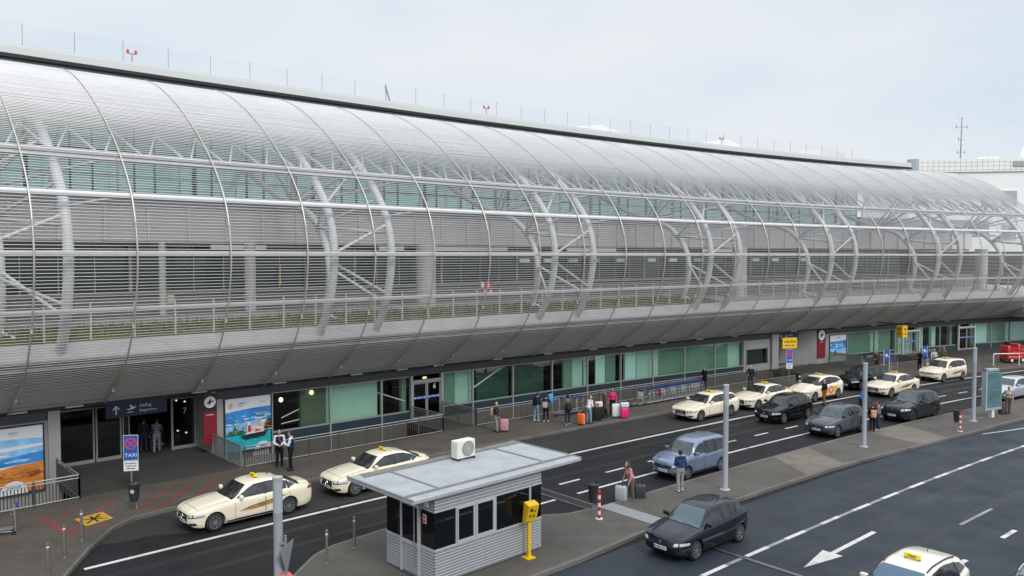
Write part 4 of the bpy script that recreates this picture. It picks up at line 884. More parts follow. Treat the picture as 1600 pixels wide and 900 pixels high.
def make_car(k, pm, label, cat='car', group=None, gm=None, taxi=None, clad=0., rails=False, spokes=10, rimc=None, wipers=True, grille=None, gm_ws=None, seed=0):
    S = SPEC[k]; L, W = S['L'], S['W'] / 2; gm = gm or autoglass
    if k not in BODY: BODY[k] = car_body(k)
    res, bvh, top = BODY[k]; me = res.copy(); me.name = 'body'
    root = empty(cat.replace(' ', '_') if ' ' in cat else {'car': 'parked_car', 'taxi': 'taxi'}[cat], (0, 0, 0), 0, label, cat, group)
    OFF = Matrix.Translation((-L / 2, 0, 0))
    me.transform(OFF); me.materials.clear(); me.materials.append(pm); me.materials.append(black_pl)
    mi = []
    for p in me.polygons:
        c = p.center; x = c.x + L / 2; arch = any(math.hypot(x - ax, c.z - S['r']) < S['r'] + .052 and abs(c.y) > W - .42 and abs(c.y) < W * 1.01 for ax in S['ax']) and not abs(p.normal.y) > .9
        inn = any(math.hypot(x - ax, c.z - S['r']) < S['r'] + .05 and abs(c.y) < W - .3 for ax in S['ax'])
        mi.append(1 if (arch or inn or p.normal.z < -.75 or c.z < clad) else 0)
    me.polygons.foreach_set('material_index', mi); me.polygons.foreach_set('use_smooth', [True] * len(mi)); me.set_sharp_from_angle(angle=R(38))
    link('body', me, root)
    def hit(org, d, eps):
        h = bvh.ray_cast(Vector(org), Vector(d), 10)
        if h[0] is None: return None
        nrm = h[1] if h[1].dot(Vector(d)) < 0 else -h[1]
        return h[0] + nrm * eps + Vector((-L / 2, 0, 0))
    def patch(mb, side, poly, eps=.006, mi=0, n=10, mm=6):
        """poly in the side/front/top view, split along its first axis into columns between its lower and upper outline"""
        us = [p[0] for p in poly]; u0, u1 = min(us), max(us)
        def span(u):
            ys = []
            for i in range(len(poly)):
                a, b = poly[i], poly[(i + 1) % len(poly)]
                if min(a[0], b[0]) - 1e-9 <= u <= max(a[0], b[0]) + 1e-9:
                    if abs(a[0] - b[0]) < 1e-9: ys += [a[1], b[1]]
                    else: ys.append(a[1] + (b[1] - a[1]) * (u - a[0]) / (b[0] - a[0]))
            return min(ys), max(ys)
        cols = sorted(set([u0 + (u1 - u0) * i / n for i in range(n + 1)] + us)); grid = []
        for u in cols:
            lo, hi = span(min(max(u, u0 + 1e-6), u1 - 1e-6)); col = []
            for j in range(mm + 1):
                v = lo + (hi - lo) * j / mm
                if side == 'L': q = hit((u, -3, v), (0, 1, 0), eps)
                elif side == 'R': q = hit((u, 3, v), (0, -1, 0), eps)
                elif side == 'F': q = hit((-3, u, v), (1, 0, 0), eps)
                elif side == 'B': q = hit((L + 3, u, v), (-1, 0, 0), eps)
                else: q = hit((u, v, 4), (0, 0, -1), eps)
                col.append(q)
            grid.append(col)
        for i in range(len(grid) - 1):
            for j in range(mm):
                q = [grid[i][j], grid[i + 1][j], grid[i + 1][j + 1], grid[i][j + 1]]
                if any(v is None for v in q): continue
                if side in ('L', 'F', 'T'): q = q if side != 'F' else q[::-1]
                else: q = q[::-1] if side == 'R' else q
                mb.add(q, [(0, 1, 2, 3)], mi)
    sides = ('L', 'R')
    # side windows, with dark surrounds and doors with gaps and handles
    for sd in sides:
        for w in S['win']:
            mb = MB(); patch(mb, sd, w, .014, 0, 14, 8); mb.build('side_window', gm, root, smooth=60)
        for w in S['win'][:-1]:
            xa = max(p[0] for p in w); lo = max([p[1] for p in w if p[0] > xa - .15]); z0 = min(p[1] for p in w); mb = MB()
            patch(mb, sd, [(xa - .02, z0), (xa + .08, z0), (xa + .08, lo - .0), (xa - .02, lo)], .006, 0, 4, 8); mb.build('pillar_trim', black_pl, root)
        for (a, b) in S['doors']:
            mb = MB(); zt = lambda x: sh_(x) - .0
            z1 = .93 * pchip(S['sh'])((a + b) / 2); w_ = .014; zlo = .3
            for q in ([(a, zlo), (a + w_, zlo), (a + w_, z1), (a, z1)], [(b - w_, zlo + (.16 if b > 3 else 0)), (b, zlo + (.16 if b > 3 else 0)), (b, z1), (b - w_, z1)], [(a, zlo), (b, zlo), (b, zlo + w_), (a, zlo + w_)]):
                patch(mb, sd, q, .003, 0, 3, 8)
            d = mb.build('door', seam, root)
            mb = MB(); zh = z1 - .09; patch(mb, sd, [(b - .3, zh), (b - .1, zh), (b - .1, zh + .035), (b - .3, zh + .035)], .02, 0, 3, 2); mb.build('handle', pm if pm is not car_black else dark_metal, d)
    bl, bs, tp, yb, yt = S['ws']
    def screen(mb, a, c, e, y0, y1, eps=.006):
        g = []
        for i in range(13):
            v = -1 + 2 * i / 12; col = []
            for j in range(9):
                u = j / 8; x0_ = a + (c - a) * v * v; x1_ = e + .03 * v * v; q = hit((x0_ + (x1_ - x0_) * u, .965 * (y0 + (y1 - y0) * u) * v, 4), (0, 0, -1), .016); col.append(q)
            g.append(col)
        for i in range(12):
            for j in range(8):
                q = [g[i][j], g[i + 1][j], g[i + 1][j + 1], g[i][j + 1]]
                if all(v is not None for v in q): mb.add(q[::-1] if e > a else q, [(0, 1, 2, 3)])
    mb = MB(); screen(mb, bl, bs, tp, yb, yt); ws = mb.build('windscreen', gm_ws or gm, root, smooth=60)
    mb = MB()
    for y in (-.45, .12):
        pts = [hit((bl + .03 + .1 * abs(u) , y + .5 * u, 4), (0, 0, -1), .015) for u in (0, .4, .8)]
        if all(p is not None for p in pts): mb.tube(pts, .009, 4)
    if mb.v: mb.build('wiper', black_pl, ws)
    if S['rw']:
        a, c, e, y0, y1 = S['rw']; mb = MB(); screen(mb, a, c, e, y0, y1); mb.build('rear_window', gm, root, smooth=60)
    else:
        zt = S['top'][-4][1]; mb = MB(); ztop = top(L - .35); patch(mb, 'B', [(-.6, 1.05), (.6, 1.05), (.5, ztop - .1), (-.5, ztop - .1)], .006, 0, 10, 5); mb.build('rear_window', gm, root, smooth=60)
    # nose: grille, intake, lamps, plates
    hz = S['top'][1][1]; zt = S['sh'][1][1]
    kind = grille or 'wide'
    mb = MB()
    if kind == 'star': patch(mb, 'F', [(-.42, hz - .24), (-.36, hz - .29), (.36, hz - .29), (.42, hz - .24), (.4, hz - .03), (-.4, hz - .03)], .012, 0, 8, 4)
    elif kind == 'slim': patch(mb, 'F', [(-.62, hz - .09), (.62, hz - .09), (.6, hz - .02), (-.6, hz - .02)], .01, 0, 8, 2)
    elif kind == 'lobed': patch(mb, 'F', [(-.35, hz - .12), (-.25, hz - .2), (.25, hz - .2), (.35, hz - .12), (.3, hz - .03), (-.3, hz - .03)], .012, 0, 8, 4)
    else: patch(mb, 'F', [(-.45, hz - .17), (.45, hz - .17), (.5, hz - .04), (-.5, hz - .04)], .01, 0, 8, 3)
    gr = mb.build('grille', black_pl, root)
    mb = MB()
    if kind == 'star':
        for f in (.33, .66): patch(mb, 'F', [(-.39, hz - .28 + .26 * f), (.39, hz - .28 + .26 * f), (.39, hz - .265 + .26 * f), (-.39, hz - .265 + .26 * f)], .02, 0, 6, 1)
        q = hit((-3, 0, hz - .15), (1, 0, 0), .022)
        if q is not None:
            M = Matrix.Translation(q) @ Matrix.Rotation(R(-90), 4, 'Y')
            mb.tube([M @ Vector((.09 * math.cos(a_), .09 * math.sin(a_), 0)) for a_ in np.linspace(0, 2 * math.pi, 17)[:-1]], .012, 5, closed=True)
            for a_ in (0, 120, 240): mb.bar(M @ Vector((0, 0, 0)), M @ Vector((.085 * math.cos(R(a_)), .085 * math.sin(R(a_)), 0)), .016, .012)
    else:
        q = hit((-3, 0, hz - .06), (1, 0, 0), .015)
        if q is not None: mb.lathe([(.055, 0), (.055, .012)], 14, M=Matrix.Translation(q) @ Matrix.Rotation(R(-90), 4, 'Y'))
    if mb.v: mb.build('badge', chrome, gr)
    mb = MB(); patch(mb, 'F', [(-.56, .26), (.56, .26), (.5, .37), (-.5, .37)], .008, 0, 8, 2)
    for sg in (-1, 1): patch(mb, 'F', sorted([(sg * .60, .31), (sg * .80, .34), (sg * .78, .42), (sg * .62, .40)]) if False else [(sg * .58, .31), (sg * .82, .34), (sg * .80, .43), (sg * .60, .41)], .008, 0, 4, 2)
    mb.build('air_intake', black_pl, root)
    for sg in (-1, 1):
        mb = MB(); sd = 'L' if sg < 0 else 'R'
        # lamp wraps from the nose on to the wing: projected from above-front
        c0 = .04; g = []; bk = MB()
        zl = hz - (.1 if kind != 'slim' else .06)
        for i in range(13):
            u = i / 12; col = []
            y = sg * (.50 * W / .92 + .46 * W / .92 * u); 
            for j in range(5):
                z = zl - .03 + .055 * u ** 1.5 + (.07 + .055 * math.sin(math.pi * min(1, u * .8 + .1))) * (j / 4)
                q = hit((-3, y * .97, z), (1, 0, 0), .012); col.append(q)
            g.append(col)
        for i in range(12):
            for j in range(4):
                q = [g[i][j], g[i + 1][j], g[i + 1][j + 1], g[i][j + 1]]
                if all(v is not None for v in q) and max(v.x for v in q) < -L / 2 + .75: mb.add(q if sg < 0 else q[::-1], [(0, 1, 2, 3)], 1 if (j == 0 or i in (0, 1) or i == 6) else 0)
        if mb.v: mb.build('headlight', [lens, lens_dark], root, smooth=60)
        mb = MB(); zs = S['sh'][-2][1]
        patch(mb, 'B', [(sg * .52, zs - .13), (sg * .84 * W / .92, zs - .1), (sg * .80 * W / .92, zs + .02), (sg * .54, zs - .0)], .008, 0, 5, 3)
        patch(mb, sd, [(L - .32, zs - .1), (L - .1, zs - .12), (L - .1, zs - .02), (L - .3, zs - .02)], .008, 0, 4, 3)
        mb.build('taillight', lens_red, root, smooth=60)
        # mirror
        xm = S['win'][0][0][0] + .12 if k != 'mpv' else 1.78; zm = pchip(S['sh'])(xm) + .1
        mb = MB(); mb.rbox(xm - L / 2 - .06, xm - L / 2 + .06, sg * (W + .02) - .11, sg * (W + .02) + .11, zm - .06, zm + .08, .035, 0); mb.bar((xm - L / 2, sg * (W - .12), zm - .04), (xm - L / 2, sg * W, zm - .03), .06, .04, 1)
        mb.build('mirror', [pm if k not in ('suv',) else black_pl, black_pl], root, smooth=50)
    mb = MB()      # bonnet shut lines
    xc = S['ws'][0] - .03; yb_ = S['ws'][3] * .97
    for sg in (-1, 1): patch(mb, 'T', [(.3, sg * .60 * W / .92), (xc, sg * yb_), (xc, sg * (yb_ - .012)), (.3, sg * (.60 * W / .92 - .012))], .003, 0, 10, 1)
    patch(mb, 'T', [(.3, -.6 * W / .92), (.312, -.6 * W / .92), (.312, .6 * W / .92), (.3, .6 * W / .92)], .003, 0, 1, 12)
    if mb.v: mb.build('bonnet_gap', seam, root)
    zp = .43 if kind != 'star' else .41
    q = hit((-3, 0, zp), (1, 0, 0), .0)
    x = q.x - .025 if q is not None else -L / 2 - .02
    mb = MB(); mb.box(x, x + .03, -.26, .26, zp - .055, zp + .055, 0); np1 = mb.build('number_plate', plate_m, root)
    mb = MB(); mb.box(x - .002, x + .02, .225, .258, zp - .053, zp + .053, 0); mb.build('plate_band', plate_b, np1)
    mb = MB()
    for i_, (a_, w_) in enumerate(((.19, .05), (.11, .03), (.06, .05), (-.02, .05), (-.1, .03), (-.16, .03), (-.22, .03))): mb.box(x - .002, x + .01, a_ - w_ / 2, a_ + w_ / 2, zp - .028, zp + .028, 0)
    mb.build('plate_characters', mat('plate_ink', (.12, .12, .13), .6), np1)
    q = hit((L + 3, 0, .6), (-1, 0, 0), 0); xb = q.x if q is not None else L / 2
    mb = MB(); mb.box(xb - .02, xb + .02, -.26, .26, .55, .66, 0); mb.build('number_plate', plate_m, root)
    # wheels
    r = S['r']
    for ax in S['ax']:
        for sg in (-1, 1):
            M = Matrix.Translation((ax - L / 2, sg * (W - .13), r)) @ Matrix.Rotation(R(90) * (1 if sg < 0 else -1), 4, 'X')
            mb = MB(); mb.lathe([(r * .66, -.1), (r * .92, -.105), (r, -.075), (r, .075), (r * .93, .105), (r * .68, .11), (r * .66, .09)], 26, M=M); w = mb.build('wheel', tyre_m, root, smooth=50)
            mb = MB(); rr = r * .67; mb.lathe([(rr, .06), (rr, .105), (rr * .9, .105), (rr * .88, .06)], 24, 0, M=M, caps=False); mb.lathe([(.001, .035), (rr * .95, .035)], 20, 1, M=M, caps=False)
            mb.lathe([(.001, .1), (.06, .095), (.065, .05)], 12, 0, M=M, caps=False)
            for i in range(spokes):
                A_ = 2 * math.pi * i / spokes; d = Vector((math.cos(A_), math.sin(A_), 0)); p = Vector((-d.y, d.x, 0)); wd = .5 * rr * 2.4 / spokes * .62
                a0, b0 = d * .04, d * rr * .93
                V = [a0 - p * wd * .7, a0 + p * wd * .7, b0 + p * wd, b0 - p * wd]
                mb.hexa([M @ (v + Vector((0, 0, .05))) for v in V] + [M @ (v + Vector((0, 0, .098 if i_ < 2 else .09))) for i_, v in enumerate(V)], 0)
            mb.build('rim', [rimc or rim_m, black], w, smooth=40)
    if rails:
        for sg in (-1, 1):
            xs_ = np.linspace(2.1, L - .75, 7); pts = [hit((x, sg * (S['wr'] - .06), 4), (0, 0, -1), .03) for x in xs_]
            mb = MB(); mb.tube([p for p in pts if p is not None], .02, 6); mb.build('roof_rail', alu if rails != 'black' else black_pl, root, smooth=50)
    # bumper line, sill
    for sd in sides:
        mb = MB(); patch(mb, sd, [(S['ax'][0] + r + .09, .24), (S['ax'][1] - r - .09, .24), (S['ax'][1] - r - .09, .30), (S['ax'][0] + r + .09, .30)], .004, 0, 8, 1); mb.build('sill', black_pl, root)
    q = hit((L * .77 if not S['rw'] else 3.3, 0, 4), (0, 0, -1), 0)
    if q is not None:
        mb = MB(); mb.tube([q, q + Vector((.14, 0, .12))], [.012, .004], 5); mb.build('aerial', black_pl, root)
    if taxi:
        q = hit((L * .56, 0, 4), (0, 0, -1), 0); mb = MB()
        mb.prism([(-.07, 0), (.07, 0), (.045, .095), (-.045, .095)], -.2, .2, 0, M=Matrix.Translation(q + Vector((0, 0, .035))) @ Matrix.Rotation(R(90), 4, 'X'))
        for x, rz in ((-.0575, -90), (.0575, 90)): text_mesh('TAXI', .1, Matrix.Translation(q + Vector((x * 1.08, 0, .082))) @ Matrix.Rotation(R(rz), 4, 'Z') @ Matrix.Rotation(R(75.5), 4, 'X'), mb, 1)
        for y in (-.18, .18): mb.box(-.04, .04, y - .02, y + .02, -.01, .04, 1, M=Matrix.Translation(q))
        mb.build('taxi_sign', [taxi_y, black_pl], root)
    if taxi in ('gold', 'brown'):
        z = .66; a = 1.75
        for sd in sides:
            mb = MB()
            patch(mb, sd, [(a, z - .12), (a + 1.5, z + .0), (a + 1.95, z + .16), (a + 1.3, z + .1), (a + .5, z + .02)], .006, 0, 12, 2)
            patch(mb, sd, [(a + .1, z - .15), (a + 1.1, z - .1), (a + 1.6, z - .02), (a + .9, z - .05)], .0075, 1, 10, 1)
            if taxi == 'gold':
                patch(mb, sd, [(a + .45, z - .13), (a + 1.35, z - .07), (a + 1.35, z + .08), (a + .45, z + .02)], .009, 1, 8, 2)
                x = a + .9; q = hit((x, -3 if sd == 'L' else 3, z - .02), (0, 1 if sd == 'L' else -1, 0), .013)
                text_mesh('TAXI', .17, Matrix.Translation(q) @ Matrix.Rotation(0 if sd == 'L' else math.pi, 4, 'Z') @ Matrix.Rotation(R(90), 4, 'X') @ Matrix.Rotation(R(4), 4, 'Z'), mb, 0, depth=.001)
            mb.build('door_livery', [brownl, gold], root)
    if taxi == 'ad':
        mb = MB()
        for sd in sides:
            patch(mb, sd, [(1.95, .42), (3.25, .42), (3.55, .8), (3.3, .9), (2.3, .86), (2.0, .7)], .006, 0, 12, 5)
            patch(mb, sd, [(2.45 + .28 * math.cos(a_) + .3, .66 + .26 * math.sin(a_)) for a_ in np.linspace(0, 2 * math.pi, 25)[:-1]], .010, 1, 12, 6)
            patch(mb, sd, [(2.45 + .15 * math.cos(a_) + .3, .66 + .13 * math.sin(a_)) for a_ in np.linspace(0, 2 * math.pi, 17)[:-1]], .014, 2, 8, 4)
        mb.build('door_advert', [mat('advert_yellow', (.8, .48, .02), .4), mat('advert_pink', (.75, .08, .25), .4), mat('advert_pale', (.8, .6, .62), .4)], root)
    return root
def put(car, t, s_near, k, dr=0.):
    """stand a car in the lane: t of its middle, s of its road-side wheels, nose towards the viewer"""
    car.scale = (.935, .95, .972); car.location = F(t, s_near - .95 * SPEC[k]['W'] / 2, 0); car.rotation_euler = (0, 0, head(t) + dr); return car
TXG = 'cream taxis waiting along the terminal kerb'
c1 = make_car('sedan', cream, 'cream sedan taxi with gold door lettering, nearest at the kerb behind the light column', 'taxi', TXG, taxi='gold', grille='star', seed=1)
put(c1, -15.0, 10.5, 'sedan')
c2 = make_car('sedan', cream, 'cream sedan taxi half hidden behind the grey kiosk roof', 'taxi', TXG, taxi='plain', grille='star', seed=2)
put(c2, -9.15, 10.25, 'sedan')
c4 = copy_tree(c2, F(19.4, 10.35 - .88, 0), head(19.5), 'cream sedan taxi between the estate taxi and the taxi with yellow doors', TXG)
c3 = make_car('estate', cream, 'cream estate taxi parked beside the long trolley row', 'taxi', TXG, taxi='plain', grille='star', seed=4)
put(c3, 13.75, 10.35, 'estate')
c5 = make_car('mpv', cream, 'cream tall hatchback taxi with yellow rear doors and pink disc', 'taxi', TXG, taxi='ad', grille='slim', seed=5)
put(c5, 24.85, 10.75, 'mpv')
c6 = make_car('sedan', cream, 'cream sedan taxi with brown swoosh driving past the black van', 'taxi', TXG, taxi='brown', grille='star', seed=6)
put(c6, 30.95, 12.75, 'sedan')
c7 = make_car('van', cream, 'farthest cream taxi, a boxy van with brown swoosh near the green suitcase', 'taxi', TXG, taxi='brown', grille='slim', seed=7)
put(c7, 40.7, 11.2, 'van')
c8 = make_car('mpv', ivory_w, 'pale taxi cut by the bottom edge of the photo beside the painted arrow', 'taxi', 'taxi on the near road', taxi='plain', grille='slim', gm=autoglass, gm_ws=mat('windscreen_sky_blue', (.03, .09, .15), .04, 0, .9), rails='black', seed=8)  # windscreen blue imitates reflected sky
put(c8, -5.25, 30.05, 'mpv').scale = (.97, .98, 1.0)
CG = 'private cars at the forecourt'
put(make_car('hatch', car_black, 'glossy black hatchback driving in the lane beside the cream taxis', 'car', CG, seed=11), 16.75, 13.65, 'hatch').scale = (.91, .94, 1.0)
put(make_car('hatch', car_grey, 'slate grey compact hatchback with shiny lamps stopped at the traffic island', 'car', CG, spokes=5, gm_ws=autoglass_b, seed=12), 15.85, 17.4, 'hatch').scale = (.89, .93, 1.02)
put(make_car('suv', car_dgrey, 'dark grey crossover with black wheels stopped at the island beyond the hatchback', 'car', CG, grille='lobed', clad=.36, rimc=mat('dark_alloy', (.03, .03, .032), .5, .5), spokes=5, gm_ws=autoglass_b, seed=13), 23.5, 17.85, 'suv')
put(make_car('tallvan', car_blue, 'light blue high-roofed family car stopped at the island beside the hooded man', 'car', CG, rails=False, seed=14, gm_ws=autoglass_b), 2.72, 17.5, 'tallvan').scale = (.89, .93, .96)
put(make_car('hatch', car_navy, 'charcoal hatchback driving on the near road below the joint plate', 'car', CG, spokes=7, gm_ws=mat('windscreen_sky_tint', (.03, .07, .09), .04, 0, .9), seed=15), -4.75, 23.15, 'hatch').scale = (.915, .94, .97)  # sky reflection coloured into this windscreen
put(make_car('estate', car_silver, 'silver white car at the right edge behind the man in beige', 'car', CG, seed=16, gm_ws=autoglass_b), 36.3, 18.0, 'estate')
put(make_car('van', car_black, 'black van parked at the kerb between taxis in the distance', 'car', CG, seed=17), 31.6, 10.1, 'van')
put(make_car('van', paint('car_mid_grey', (.16, .17, .19), .5), 'grey vehicle with roof rail just peeking into the bottom right corner', 'car', CG, rails=True, seed=18), -3.3, 32.7, 'van')
# ================================================================== PEOPLE
skin_m = mat('skin', (.48, .27, .19), .55); skin_d = mat('skin_tan', (.36, .19, .13), .55); eye_m = mat('eye', (.03, .02, .02), .3); lip_m = mat('lip', (.4, .14, .12), .5)
hair_dark = mat('hair_dark', (.018, .014, .012), .6); hair_brown = mat('hair_brown', (.09, .045, .022), .6); hair_grey = mat('hair_grey', (.3, .29, .27), .6)
def cl(n, c, v=.12): return mat('cloth_' + n, c, .85, 0, .2, var=v, vscale=9)
def caps(mb, a, b, ra, rb, n=10):
    a = Vector(a); b = Vector(b); d = b - a
    if d.length < 1e-5: d = Vector((0, 0, 1e-4))
    u = d.normalized(); pts = []; rs = []
    for q in (-1, -.7, -.3): pts.append(a + u * ra * q); rs.append(max(.001, ra * math.sqrt(max(0, 1 - q * q))))
    pts.append(a); rs.append(ra); pts.append(b); rs.append(rb)
    for q in (.3, .7, 1): pts.append(b + u * rb * q); rs.append(max(.001, rb * math.sqrt(max(0, 1 - q * q))))
    mb.tube(pts, rs, n)
def ball(mb, c, rx, ry, rz, M=None):
    vs = []; n = 12; m = 8
    for i in range(m + 1):
        th = math.pi * i / m
        for k in range(n):
            a = 2 * math.pi * k / n; q = Vector((rx * max(.02, math.sin(th)) * math.cos(a), ry * max(.02, math.sin(th)) * math.sin(a), rz * math.cos(th)))
            vs.append((M @ q if M else q) + Vector(c))
    fs = [(i * n + k, i * n + (k + 1) % n, (i + 1) * n + (k + 1) % n, (i + 1) * n + k) for i in range(m) for k in range(n)] + [tuple(range(n)), tuple(m * n + k for k in range(n))[::-1]]
    mb.add(vs, fs)
def remeshed(mb, voxel, it=4):
    me = bpy.data.meshes.new('r'); me.from_pydata(mb.v, [], mb.f); o = bpy.data.objects.new('r', me); COL.objects.link(o)
    m = o.modifiers.new('r', 'REMESH'); m.mode = 'VOXEL'; m.voxel_size = voxel; m.use_smooth_shade = True
    s = o.modifiers.new('s', 'SMOOTH'); s.factor = .5; s.iterations = it
    dg = bpy.context.evaluated_depsgraph_get(); res = bpy.data.meshes.new_from_object(o.evaluated_get(dg)); bpy.data.objects.remove(o); bpy.data.meshes.remove(me)
    return res
def person(label, xy, z, face, h=1.74, top='navy', legs='jeans', hair='dark', arms=('down', 'down'), step=.06, lean=0., coat=None, shoes=None, sk=None, vest=None, tie=False, long_hair=False, cap=None, hood=False, bald=False, hair_m=None, crouch=0., female=False, sleeves=None):
    h *= .94; S = h / 1.75; sk = sk or skin_m; lean_ = R(lean)
    root = empty('person', (xy[0], xy[1], z), R(face), label, 'person')
    P = {}; hz = .93 - crouch
    def up(p):   # lean the upper body forward (+y) about the hips
        v = Vector(p) - Vector((0, 0, hz)); return Vector((v.x, v.y * math.cos(lean_) + v.z * math.sin(lean_), v.z * math.cos(lean_) - v.y * math.sin(lean_))) + Vector((0, 0, hz))
    sw = .165 if female else .182; hw_ = .1 if female else .095
    off = hz - .93
    P['pel'] = Vector((0, 0, hz)); P['ch'] = up((0, .01, 1.27 + off)); P['nk'] = up((0, 0, 1.48 + off)); P['hd'] = up((0, .025, 1.63 + off))
    H_ = {}
    for sg, nm, arm in ((-1, 'L', arms[0]), (1, 'R', arms[1])):
        sh = up((sg * sw, 0, 1.42 + off)); P['sh' + nm] = sh; P['hip' + nm] = Vector((sg * hw_, 0, hz - .02))
        fy = step * sg; P['ank' + nm] = Vector((sg * (.1 + .01), fy, .09)); mid = (P['hip' + nm] + P['ank' + nm]) / 2; P['kn' + nm] = mid + Vector((0, .03 + crouch * .5, .01))
        if arm == 'down': e, w = (sg * .25, -.02, 1.13), (sg * .25, .05, .87)
        elif arm == 'front': e, w = (sg * .24, .04, 1.13), (sg * .07, .25, 1.08)
        elif arm == 'gesture': e, w = (sg * .23, .06, 1.15), (sg * .13, .30, 1.25)
        elif arm == 'handle': e, w = (sg * .26, .08, 1.15), (sg * .27, .24, .95)
        elif arm == 'back': e, w = (sg * .27, -.12, 1.15), (sg * .29, -.22, .93)
        elif arm == 'hip': e, w = (sg * .36, -.08, 1.16), (sg * .2, .08, 1.02)
        elif arm == 'face': e, w = (sg * .28, .14, 1.22), (sg * .1, .2, 1.52)
        elif arm == 'reach': e, w = (sg * .22, .24, 1.22), (sg * .2, .46, 1.1)
        elif arm == 'out': e, w = (sg * .38, .1, 1.3), (sg * .55, .25, 1.18)
        e = up((e[0], e[1], e[2] + off)); w = up((w[0], w[1], w[2] + off)); P['el' + nm] = e; P['wr' + nm] = w
    sc = lambda v: Vector(v) * S
    b = MB(); c = lambda a, d, r0, r1: caps(b, sc(a), sc(d), r0 * S, r1 * S)
    c(P['pel'] + Vector((-.05, 0, 0)), P['pel'] + Vector((.05, 0, 0)), .115, .115); c(P['pel'], P['ch'], .115, .125)
    c(P['ch'] + Vector((-.06, 0, 0)), P['ch'] + Vector((.06, 0, 0)), .115, .115); c(P['shL'], P['shR'], .065, .065); c(P['ch'], P['nk'], .1, .06); c(P['nk'], P['hd'], .055, .06)
    ball(b, sc(P['hd'] + Vector((0, .0, .015))), .078 * S, .098 * S, .118 * S); ball(b, sc(P['hd'] + Vector((0, .03, -.05))), .056 * S, .064 * S, .07 * S)
    caps(b, sc(P['hd'] + Vector((0, .088, .02))), sc(P['hd'] + Vector((0, .112, -.02))), .012 * S, .017 * S, 6)
    for sg in (-1, 1): ball(b, sc(P['hd'] + Vector((sg * .08, -.005, 0))), .014 * S, .022 * S, .033 * S)
    for nm in 'LR':
        c(P['sh' + nm], P['el' + nm], .052, .042); c(P['el' + nm], P['wr' + nm], .042, .028)
        c(P['hip' + nm], P['kn' + nm], .088, .058); c(P['kn' + nm], P['ank' + nm], .056, .036); c(P['ank' + nm] + Vector((0, -.03, -.04)), P['ank' + nm] + Vector((0, .14, -.055)), .04, .034)
        d = (P['wr' + nm] - P['el' + nm]).normalized(); c(P['wr' + nm], P['wr' + nm] + d * .07, .03, .036)
    me = remeshed(b, .017, 3); me.materials.append(sk); me.materials.append(eye_m); me.materials.append(lip_m)
    x = MB()     # fingers, eyes and mouth join the same body mesh
    for nm, sg in (('L', -1), ('R', 1)):
        d = (P['wr' + nm] - P['el' + nm]).normalized(); side = d.cross(Vector((0, 1, 0)) if abs(d.y) < .9 else Vector((0, 0, 1))).normalized(); curl = d.cross(side)
        if curl.x * sg > 0 and abs(curl.x) > abs(curl.y): curl = -curl
        for i, ln in enumerate((.07, .08, .075, .058)):
            o = P['wr' + nm] + d * .085 + side * (i - 1.5) * .019; k1 = o + d * ln * .5 + curl * .008; k2 = k1 + d * ln * .4 + curl * ln * .35
            x.tube([sc(o), sc(k1), sc(k2)], [.0095 * S, .009 * S, .007 * S], 6)
        o = P['wr' + nm] + d * .03 - side * .03; x.tube([sc(o), sc(o - side * .02 + d * .03), sc(o - side * .022 + d * .06 + curl * .012)], [.011 * S, .01 * S, .008 * S], 6)
    for sg in (-1, 1):
        n0 = len(x.f); ball(x, sc(P['hd'] + Vector((sg * .032, .088, .02))), .011 * S, .008 * S, .007 * S); x.m[n0:] = [1] * (len(x.f) - n0)
    n0 = len(x.f); ball(x, sc(P['hd'] + Vector((0, .09, -.052))), .022 * S, .008 * S, .006 * S); x.m[n0:] = [2] * (len(x.f) - n0)
    bm = bmesh.new(); bm.from_mesh(me); vs = [bm.verts.new(v) for v in x.v]
    for f, mi in zip(x.f, x.m):
        ff = bm.faces.new([vs[i] for i in f]); ff.material_index = mi; ff.smooth = True
    bm.to_mesh(me); bm.free(); me.name = 'body'; link('body', me, root)
    # trousers
    b = MB(); lg = cl(*legs) if isinstance(legs, tuple) else legs
    c(P['pel'] + Vector((-.05, 0, .05)), P['pel'] + Vector((.05, 0, .05)), .138, .138); c(P['pel'] + Vector((-.05, 0, -.03)), P['pel'] + Vector((.05, 0, -.03)), .125, .125)
    for nm in 'LR':
        c(P['hip' + nm], P['kn' + nm], .102, .075); c(P['kn' + nm], P['ank' + nm] + Vector((0, 0, .02)), .073, .058)
    m = remeshed(b, .02, 2); m.materials.append(lg); m.name = 'trousers'; link('trousers', m, root)
    # jacket or shirt
    b = MB(); tp = cl(*top); long = coat
    c(P['pel'] + Vector((-.045, 0, .1)), P['pel'] + Vector((.045, 0, .1)), .135, .135); c(P['pel'] + Vector((0, 0, .1)), P['ch'], .135, .145); c(P['ch'] + Vector((-.065, 0, 0)), P['ch'] + Vector((.065, 0, 0)), .13, .13)
    c(P['shL'], P['shR'], .074, .074); c(P['ch'], P['nk'] - Vector((0, 0, .07)), .12, .085)
    if coat:
        for q in (0, .5, 1): c(P['pel'] + Vector((-.06, 0, .05)), P['pel'] + Vector((-.08, 0, .05 - coat * q)), .14, .14); c(P['pel'] + Vector((.06, 0, .05)), P['pel'] + Vector((.08, 0, .05 - coat * q)), .14, .14)
    for nm in 'LR': c(P['sh' + nm], P['el' + nm], .062, .054); c(P['el' + nm], P['wr' + nm] - (P['wr' + nm] - P['el' + nm]) * .04, .052, .041)
    if hood: c(P['nk'] + Vector((-.05, -.08, -.02)), P['nk'] + Vector((.05, -.08, -.02)), .065, .065)
    m = remeshed(b, .02, 2); m.materials.append(tp); m.name = 'jacket'; link('jacket' if vest is None else 'shirt', m, root)
